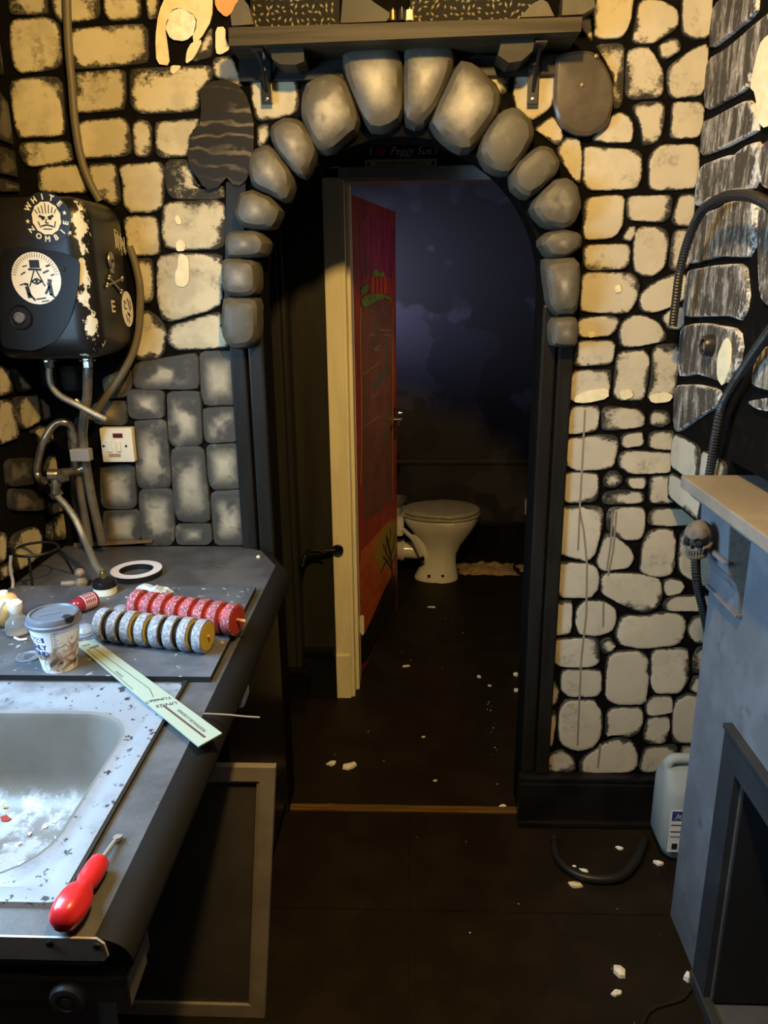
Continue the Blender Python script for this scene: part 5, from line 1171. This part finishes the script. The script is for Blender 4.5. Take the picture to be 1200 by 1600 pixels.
# flats on the handle
for i_, p in enumerate(mb.v):
    d_ = p-a; h = d_.dot(ax2); rad = d_-ax2*h; m_ = rad.length
    if m_ > .0135 and h < .03*k_:
        ang = atan2(rad.dot(V(0, 0, 1)), rad.dot(ax2.cross(V(0, 0, 1)))); q = (ang % (pi/3))-pi/6
        mb.v[i_] = a+ax2*h+rad*(.93+.07*min(1, abs(q)/(pi/6)))
mb.build('handle', 'handle_red', sd, smooth=True, angle=50)
b2 = a+ax2*(.088*k_)
tip = V(t_.x, t_.y, ZW+.005)
bl = MB().cyl(b2, b2.lerp(tip, .78), .0032, seg=10)
d_ = (tip-b2).normalized(); sdv = d_.cross(V(0, 0, 1)).normalized(); p0, p1 = b2.lerp(tip, .76), tip
for (p, wd, tk_) in (): pass
q = []
for p, wd, tk_ in ((p0, .0032, .0032), (b2.lerp(tip, .86), .0058, .002), (p1, .0050, .0006)):
    q += [p-sdv*wd+V(0, 0, tk_), p+sdv*wd+V(0, 0, tk_), p+sdv*wd-V(0, 0, tk_), p-sdv*wd-V(0, 0, tk_)]
bl.add(q, [(i_*4+k, i_*4+(k+1) % 4, (i_+1)*4+(k+1) % 4, (i_+1)*4+k) for i_ in range(2) for k in range(4)]+[(8, 9, 10, 11)])
tag(bl.build('blade', 'blade_steel', sd, smooth=True))
# twig, nail, chips on the worktop
M('twig_brown', (.20, .12, .06), .7)
a, b = P(318, 1115, 'z', .9405), P(406, 1121, 'z', .943)
tag(MB().tube([a, a.lerp(b, .4)+V(0, 0, .001), a.lerp(b, .7), b], .0016, 6).build('twig', 'twig_brown', None, smooth=True), 'thin brown stick poking out over the worktop edge beyond the card strip', 'stick')
def chip(u, v, z, r, mat, label, seed, asp=1, h=.006, group=None, name='plaster_chip', rot=0):
    rr_ = random.Random(seed); c = P(u, v, 'z', z); pts = []; k = rr_.randint(6, 8)
    for i_ in range(k):
        a_ = 2*pi*(i_+rr_.uniform(-.25, .25))/k; d_ = r*rr_.uniform(.65, 1.1); x, y = d_*cos(a_)*asp, d_*sin(a_)
        pts.append((x*cos(rot)-y*sin(rot), x*sin(rot)+y*cos(rot)))
    mb = MB(); n_ = len(pts)
    mb.v = [c+V(x, y, .0004) for x, y in pts]+[c+V(x*.93, y*.93, h*rr_.uniform(.45, .9)) for x, y in pts]+[c+V(0, 0, h)]
    mb.f = [(k_, (k_+1) % n_, n_+(k_+1) % n_, n_+k_) for k_ in range(n_)]+[(n_+k_, n_+(k_+1) % n_, 2*n_) for k_ in range(n_)]+[tuple(reversed(range(n_)))]
    return tag(mb.build(name, mat), label, 'chip', 'plaster chips on the floor' if z < .1 else group)
chip(404, 871, ZW, .010, 'plaster', 'cream plaster chip near the far corner of the worktop', 3, .8, .006)
a, b = P(334, 882, 'z', ZW+.002), P(356, 886, 'z', ZW+.002)
nl = empty('nail', a-V(0, 0, .002), 'small brass nail lying on the back of the worktop', 'nail')
MB().cyl(a, b, .0015, .0008, 8).build('shank', 'brass', nl); MB().cyl(a-(b-a).normalized()*.001, a, .0035, seg=10).build('head', 'brass', nl)

# ------------------------------------------------------------------ fireplace on the right
M('fire_blue', (.115, .125, .145), .6, col2=(.155, .167, .190), scale=6, col3=(.085, .09, .10), scale3=14, lo3=.6, hi3=.75, bmp=.1)
M('mantel_brown', (.20, .175, .145), .55, col2=(.26, .225, .185), scale=9, bmp=.1); M('corbel_shade_brown', (.17, .145, .115), .65, col2=(.13, .11, .09), scale=80)  # corbel side: speckled brown, its shade from the daylight put into the colour
M('fire_frame', (.022, .025, .030), .5, col2=(.032, .036, .042), scale=6); M('fire_black', (.012, .012, .013), .6); M('hearth_grey', (.055, .057, .062), .5, col2=(.075, .078, .083), scale=6)
fi = empty('fireplace', (.95, .9, 0), 'slate blue fireplace surround with grey-brown mantel on the right wall', 'fireplace')
FX = .71
mb = MB().prism([(FX, y, z) for y, z in ((-.6, 0), (.45, 0), (.45, .65), (1.456, .65), (1.456, 0), (1.742, 0), (1.742, 1.222), (-.6, 1.222))], (.42, 0, 0))
mb.build('surround', 'fire_blue', fi)
MB().box((.615, -.6, 1.222), (1.145, 1.742, 1.25), .003).build('mantel_shelf', 'mantel_brown', fi)
MB().box((.640, -.6, 1.200), (.72, 1.742, 1.222), .004).box((.660, -.6, 1.188), (.72, 1.735, 1.200), .003).build('mantel_moulding', 'fire_blue', fi)
co = MB().prism([(.662, 1.56, 1.188), (FX+.002, 1.56, 1.188), (FX+.002, 1.56, .985), (.703, 1.56, .985), (.700, 1.56, 1.03), (.690, 1.56, 1.055), (.672, 1.56, 1.075), (.668, 1.56, 1.10)], (0, .165, 0))
co = co.build('corbel', 'fire_blue', fi)
MB().prism([(.6635, 1.5585, 1.187), (FX, 1.5585, 1.187), (FX, 1.5585, .987), (.7045, 1.5585, .987), (.7015, 1.5585, 1.03), (.6915, 1.5585, 1.056), (.6735, 1.5585, 1.076), (.6695, 1.5585, 1.10)], (0, .002, 0)).build('corbel_side', 'corbel_shade_brown', co)
MB().box((.655, 1.552, 1.10), (.668, 1.73, 1.108), .002).build('corbel_ledge', 'fire_blue', co); MB().box((.694, 1.552, .978), (.711, 1.73, .986), .002).build('corbel_ledge', 'fire_blue', co)
f1 = MB().prism([(FX, y, z) for y, z in ((1.530, 0.02), (1.530, .722), (.38, .722), (.38, .02), (.45, .02), (.45, .652), (1.456, .652), (1.456, .02))], (-.016, 0, 0)).build('opening_frame', 'fire_frame', fi)
MB().box((FX-.02, .38, .722), (FX+.002, 1.534, .734), .002).build('frame_cap', 'fire_frame', f1)
MB().box((FX+.20, .45, .0), (FX+.22, 1.456, .65)).box((FX+.005, 1.446, .03), (FX+.2, 1.456, .65)).build('fire_back', 'fire_black', fi)
for k in range(7):
    MB().box((FX+.12, .46, .10+.08*k), (FX+.14, 1.45, .155+.08*k), .004).build('back_slat', 'fire_black', fi)
MB().box((FX-.02, .38, .0), (FX+.20, 1.52, .022), .004).build('hearth', 'hearth_grey', fi)
MB().box((FX-.022, .36, .0), (FX+.0, 1.535, .035), .004).build('hearth_edge', 'fire_frame', fi)
# skull ornament on the corbel
M('skull_grey', (.125, .11, .095), .8, col2=(.07, .06, .05), scale=35, bmp=.4)
sc_ = P(1104, 840, 'y', 1.63)+V(-.018, 0, 0)
sk_ = empty('skull_ornament', sc_, 'small grey skull ornament facing left on the fireplace corbel', 'skull')
bm = bmesh.new(); bmesh.ops.create_icosphere(bm, subdivisions=4, radius=1)
for v in bm.verts:
    p = v.co; x, y, z = p.x, p.y, p.z     # faces -x
    q = Vector((x*.036, y*.029, z*.031))
    if x < -.2 and z < .05: q.x *= .92; q.y *= .84
    for s_ in (-1, 1):
        d = (Vector((x, y, z))-Vector((-.80, .42*s_, -.12)).normalized()).length
        if d < .34: q *= 1-.30*(1-d/.34)
        d = (Vector((x, y, z))-Vector((-.55, .80*s_, -.35)).normalized()).length
        if d < .35: q *= 1-.12*(1-d/.35)
    d = (Vector((x, y, z))-Vector((-.92, 0, -.42)).normalized()).length
    if d < .2: q *= 1-.2*(1-d/.2)
    v.co = q
RZ = Matrix.Rotation(radians(48), 3, 'Z') @ Matrix.Rotation(radians(-10), 3, 'Y')
def sp_(p): return sc_+RZ @ Vector(p)
mb = MB().bm(bm); mb.v = [sp_(p+V(0, 0, .008)) for p in mb.v]; mb.build('cranium', 'skull_grey', sk_, smooth=True, angle=80)
for s_ in (-1, 1):
    e_ = MB().ball((0, 0, 0), .0088, .6, 1, 1.0, 14, 8); e_.v = [sp_(p+V(-.0262, .0125*s_, -.001)) for p in e_.v]; e_.build('eye_socket', 'hole_black', sk_, smooth=True)
    c_ = MB().tube([V(-.024, .021*s_, -.010), V(-.012, .027*s_, -.011), V(.004, .027*s_, -.008)], .0042, 8); c_.v = [sp_(p) for p in c_.v]; c_.build('cheekbone', 'skull_grey', sk_, smooth=True)
e_ = MB().prism([V(-.034, 0, -.004), V(-.0325, .0045, -.0135), V(-.0325, -.0045, -.0135)], V(.006, 0, 0)); e_.v = [sp_(p) for p in e_.v]; e_.build('nose_hole', 'hole_black', sk_)
jr = [V(-.030*cos(t)+.002, .019*sin(t), 0) for t in [radians(a_) for a_ in range(-80, 81, 20)]]
jw = MB().tube([p*.95+V(-.001, 0, -.017) for p in jr], .0055, 8); jw.v = [sp_(p) for p in jw.v]; jw.build('upper_jaw', 'skull_grey', sk_, smooth=True)
jw = MB().tube([V(.010, -.024, -.012)]+[p+V(-.003, 0, -.034) for p in jr]+[V(.010, .024, -.012)], .0058, 8); jw.v = [sp_(p) for p in jw.v]; jw.build('lower_jaw', 'skull_grey', sk_, smooth=True)
te = MB()
for k in range(-3, 4):
    t = radians(k*14)
    for z_ in (-.0215, -.0285):
        c_ = V(-.0345*cos(t)-.0005, .0205*sin(t)*1.05, z_); te.box(c_-V(.002, .0018, .003), c_+V(.002, .0018, .003), .0008)
te.v = [sp_(p) for p in te.v]
tag(te.build('teeth', 'skull_grey', sk_), kind='stuff')
# conduits
M('conduit_black', (.016, .015, .015), .35, spec=.6)
def Xp(pts, x): return [P(u, v, 'x', x) for u, v in pts]
cn = MB().tube([V(.712, 1.17, P(1235, 335, 'x', .655).z-.02)]+Xp([(1235,335),(1200,318),(1178,308),(1158,305),(1131,308),(1103,324),(1087,346),(1073,382),(1062,425),(1056,470),(1051,512)], .655), .0115, 10, ridge=.003)
tag(cn.build('flexible_conduit', 'conduit_black', None, smooth=False), 'black corrugated conduit arching over the right wall with a loose end', 'conduit', 'corrugated conduits on the right wall')
lo_ = [V(.712, 1.30, P(1245, 470, 'x', .69).z+.07)]+Xp([(1245,470),(1200,522),(1160,580),(1131,630),(1119,680)], .69)+[P(1110, 735, 'y', 1.785), P(1100, 790, 'y', 1.79), P(1091, 838, 'y', 1.785), P(1087, 880, 'y', 1.785), P(1090, 915, 'y', 1.785), P(1098, 950, 'y', 1.785), P(1107, 992, 'y', 1.785), P(1114, 1030, 'y', 1.785)]
tag(MB().tube(lo_, .0115, 10, ridge=.0033).build('flexible_conduit', 'conduit_black', None, smooth=False), 'black corrugated conduit running down behind the mantel end', 'conduit', 'corrugated conduits on the right wall')
c = P(1108, 540, 'x', .70)
so = empty('wall_socket', P(1110, 540, 'x', XR), 'round black rubber socket on the right wall beside a peeled patch', 'socket')
MB().lathe([(.026, 0), (.026, .014), (.022, .022), (.016, .022), (.015, .014), (.001, .014)], P(1112, 540, 'x', XR-.011), (-1, 0, 0), 24).build('rubber_ring', 'conduit_black', so, smooth=True)
MB().lathe([(.012, 0), (.010, .004), (.001, .004)], P(1112, 540, 'x', XR-.011)-V(.014, 0, 0), (-1, 0, 0), 16).build('centre_cap', 'grey_gloss', so, smooth=True)

# jerrycan in the alcove
M('can_plastic', (.38, .42, .42), .35, trans=.25, ior=1.2); M('label_paper', (.70, .72, .74), .5); M('label_blue', (.03, .05, .20), .5)
jc = empty('jerrycan', (.83, 1.99, 0), 'translucent white plastic jerrycan with paper label behind the fireplace', 'jerrycan')
x0, x1, y0, y1 = .737, .93, 1.925, 2.075
def rr2(a, b, c_, d_, r, z): return rrect(a, b, c_, d_, r, z, 4)
lv = [rr2(x0+.035, x1-.035, y0+.03, y1-.03, .03, .0005), rr2(x0+.016, x1-.016, y0+.012, y1-.012, .035, .022), rr2(x0, x1, y0, y1, .04, .06), rr2(x0, x1, y0, y1, .04, .24), rr2(x0+.003, x1-.003, y0+.010, y1-.008, .035, .258), rr2(x0+.006, x1-.006, y0+.045, y1-.04, .025, .300)]
n_ = len(lv[0]); mb = MB(); mb.v = [p for r_ in lv for p in r_]
for i_ in range(len(lv)-1):
    for k in range(n_): mb.f.append((i_*n_+k, i_*n_+(k+1) % n_, (i_+1)*n_+(k+1) % n_, (i_+1)*n_+k))
mb.f += [tuple(reversed(range(n_))), tuple(range((len(lv)-1)*n_, len(lv)*n_))]; mb.build('body', 'can_plastic', jc, smooth=True, angle=50)
yc = (y0+y1)/2
MB().tube([(x0+.020, yc, .285), (x0+.020, yc, .308), (x0+.034, yc, .322), (x0+.07, yc, .324), (x1-.05, yc, .324), (x1-.02, yc, .315), (x1-.018, yc, .285)], .0155, 14).build('handle', 'can_plastic', jc, smooth=True)
MB().cyl((x1-.035, y0+.03, .262), (x1-.035, y0+.022, .30), .02, seg=20).build('cap', 'label_blue', jc, smooth=True)
lx = P(1045, 1300, 'y', y0).x
lb2 = MB().box((lx, y0-.0012, .055), (lx+.12, y0-.0002, .20)).build('label', 'label_paper', jc)
MB().box((lx+.004, y0-.002, .165), (lx+.115, y0-.0011, .197)).build('label_band', 'label_blue', lb2)
mb = MB(); plane_text(mb, 'Jay', .022, (lx+.026, y0-.0018, .181), (1, 0, 0), (0, 0, 1), .0006, font_shear=.3); mb.build('label_lettering', 'label_paper', lb2)
mb = MB().box((lx+.004, y0-.002, .125), (lx+.10, y0-.0011, .128)).box((lx+.004, y0-.002, .148), (lx+.08, y0-.0011, .151)).box((lx+.012, y0-.002, .065), (lx+.028, y0-.0011, .085)).box((lx+.004, y0-.002, .108), (lx+.09, y0-.0011, .110)); tag(mb.build('label_print', 'screw_dark', lb2), kind='stuff')

# hose on the floor, lamp cable, debris
M('hose_black', (.014, .013, .012), .4)
zf = .014
hp_ = [P(u, v, 'z', zf) for u, v in ((866,1314),(868,1332),(874,1345),(890,1360),(915,1371),(945,1374),(970,1369),(988,1352),(1000,1330),(1006,1312))]
hz = empty('floor_hose', hp_[4]-V(0, 0, .014), 'short black rubber hose curled on the floor by the jerrycan', 'hose')
MB().tube(hp_, .0125, 12, rr=lambda f: .0095+.006*min(1, f*1.3)).build('hose', 'hose_black', hz, smooth=True)
MB().cyl(hp_[0]+V(0, .012, 0), hp_[0]-V(0, .004, 0), .013, seg=12).build('hose_end', 'hose_black', hz, smooth=True)
cp = [P(u, v, 'z', .005) for u, v in ((1079,1546),(1075,1551),(1066,1561),(1045,1568),(1025,1574),(1012,1584),(1003,1605),(996,1640))]
tag(MB().tube(cp, .0042, 8).build('floor_cable', 'hose_black', None, smooth=True), 'thin black cable on the floor by the fireplace', 'cable')
for k, (u, v, r, m_, asp, h, rot, lb) in enumerate([
 (546,1198,.021,'plaster_white',1.5,.013,.2,'largest cream plaster chip on the dark passage floor'), (517,1194,.013,'plaster_white',1.5,.009,.6,'cream plaster chip left of the largest one on the passage floor'),
 (518,1262,.016,'grey_gloss',1.5,.008,-.3,'grey flake lying on the wooden sill'), (785,1260,.008,'plaster_white',1.7,.006,.1,'small white chip at the right end of the wooden sill'),
 (634,1041,.011,'plaster_white',2.0,.005,.2,'pale chip on the floor in front of the red door'), (675,949,.012,'plaster_white',2.2,.006,0,'pale flake on the floor just in front of the toilet'),
 (748,1058,.012,'plaster_white',1,.008,0,'pale crumb on the floor right of the doorway centre'), (765,1072,.008,'plaster_white',1.2,.006,0,'small crumb right of the pale crumb in the doorway'),
 (806,1055,.016,'plaster_white',.8,.014,0,'pale rubble against the right jamb, the upper piece'), (806,1080,.014,'plaster_white',.8,.014,0,'pale rubble against the right jamb, the lower piece'),
 (662,1152,.006,'plaster_white',1.5,.004,0,'tiny white chip mid passage floor'), (680,1220,.006,'plaster_white',1.5,.004,0,'tiny white chip just beyond the sill'),
 (899,1384,.012,'plaster',1.9,.010,-.1,'cream plaster chip on the tiles in front of the black hose'), (1030,1350,.011,'plaster_white',1.6,.012,-.4,'cream plaster chip beside the foot of the jerrycan'),
 (913,1361,.009,'plaster_white',1.8,.006,-.5,'thin cream chip inside the curve of the black hose'), (969,1326,.008,'plaster_white',1.8,.006,-.2,'cream chip on the tiles between hose and skirting'),
 (897,1354,.005,'plaster_white',1.5,.004,-.3,'tiny cream chip by the left bend of the black hose'),
 (968,1519,.020,'plaster_white',.8,.014,.2,'large cream plaster lump on the tiles near the fireplace'), (963,1553,.010,'plaster_white',1.6,.008,.5,'small cream piece in front of the large plaster lump'),
 (1076,1530,.015,'plaster_white',.9,.020,0,'white plaster lump against the foot of the fireplace frame')]):
    chip(u, v, .0, r, m_, lb, 40+k, asp, h, rot=rot)
chip(957, 1514, .0, .014, 'slab_dark', 'dark paint-side fragment beside the large plaster lump', 77, .8, .008)
rnd = random.Random(31); mb = MB()
for k in range(150):
    if k < 70: x, y = rnd.uniform(-.3, .3), rnd.uniform(2.25, 4.2)
    elif k < 110: x, y = rnd.uniform(.30, .33), rnd.uniform(2.4, 2.9)
    else: x, y = rnd.uniform(-.25, .68), rnd.uniform(1.15, 2.06)
    if k % 3: continue
    r_ = rnd.uniform(.0012, .0032); c_ = V(x, y, .0005)
    mb.add([c_+V(r_*cos(a_), r_*rnd.uniform(.4, 1)*sin(a_), 0) for a_ in (0, 1.5, 3, 4.6)]+[c_+V(0, 0, r_)], [(0,1,4), (1,2,4), (2,3,4), (3,0,4)])
tag(mb.build('plaster_crumbs', 'plaster_white'), 'tiny plaster crumbs scattered over the dark floors', 'debris', kind='stuff')
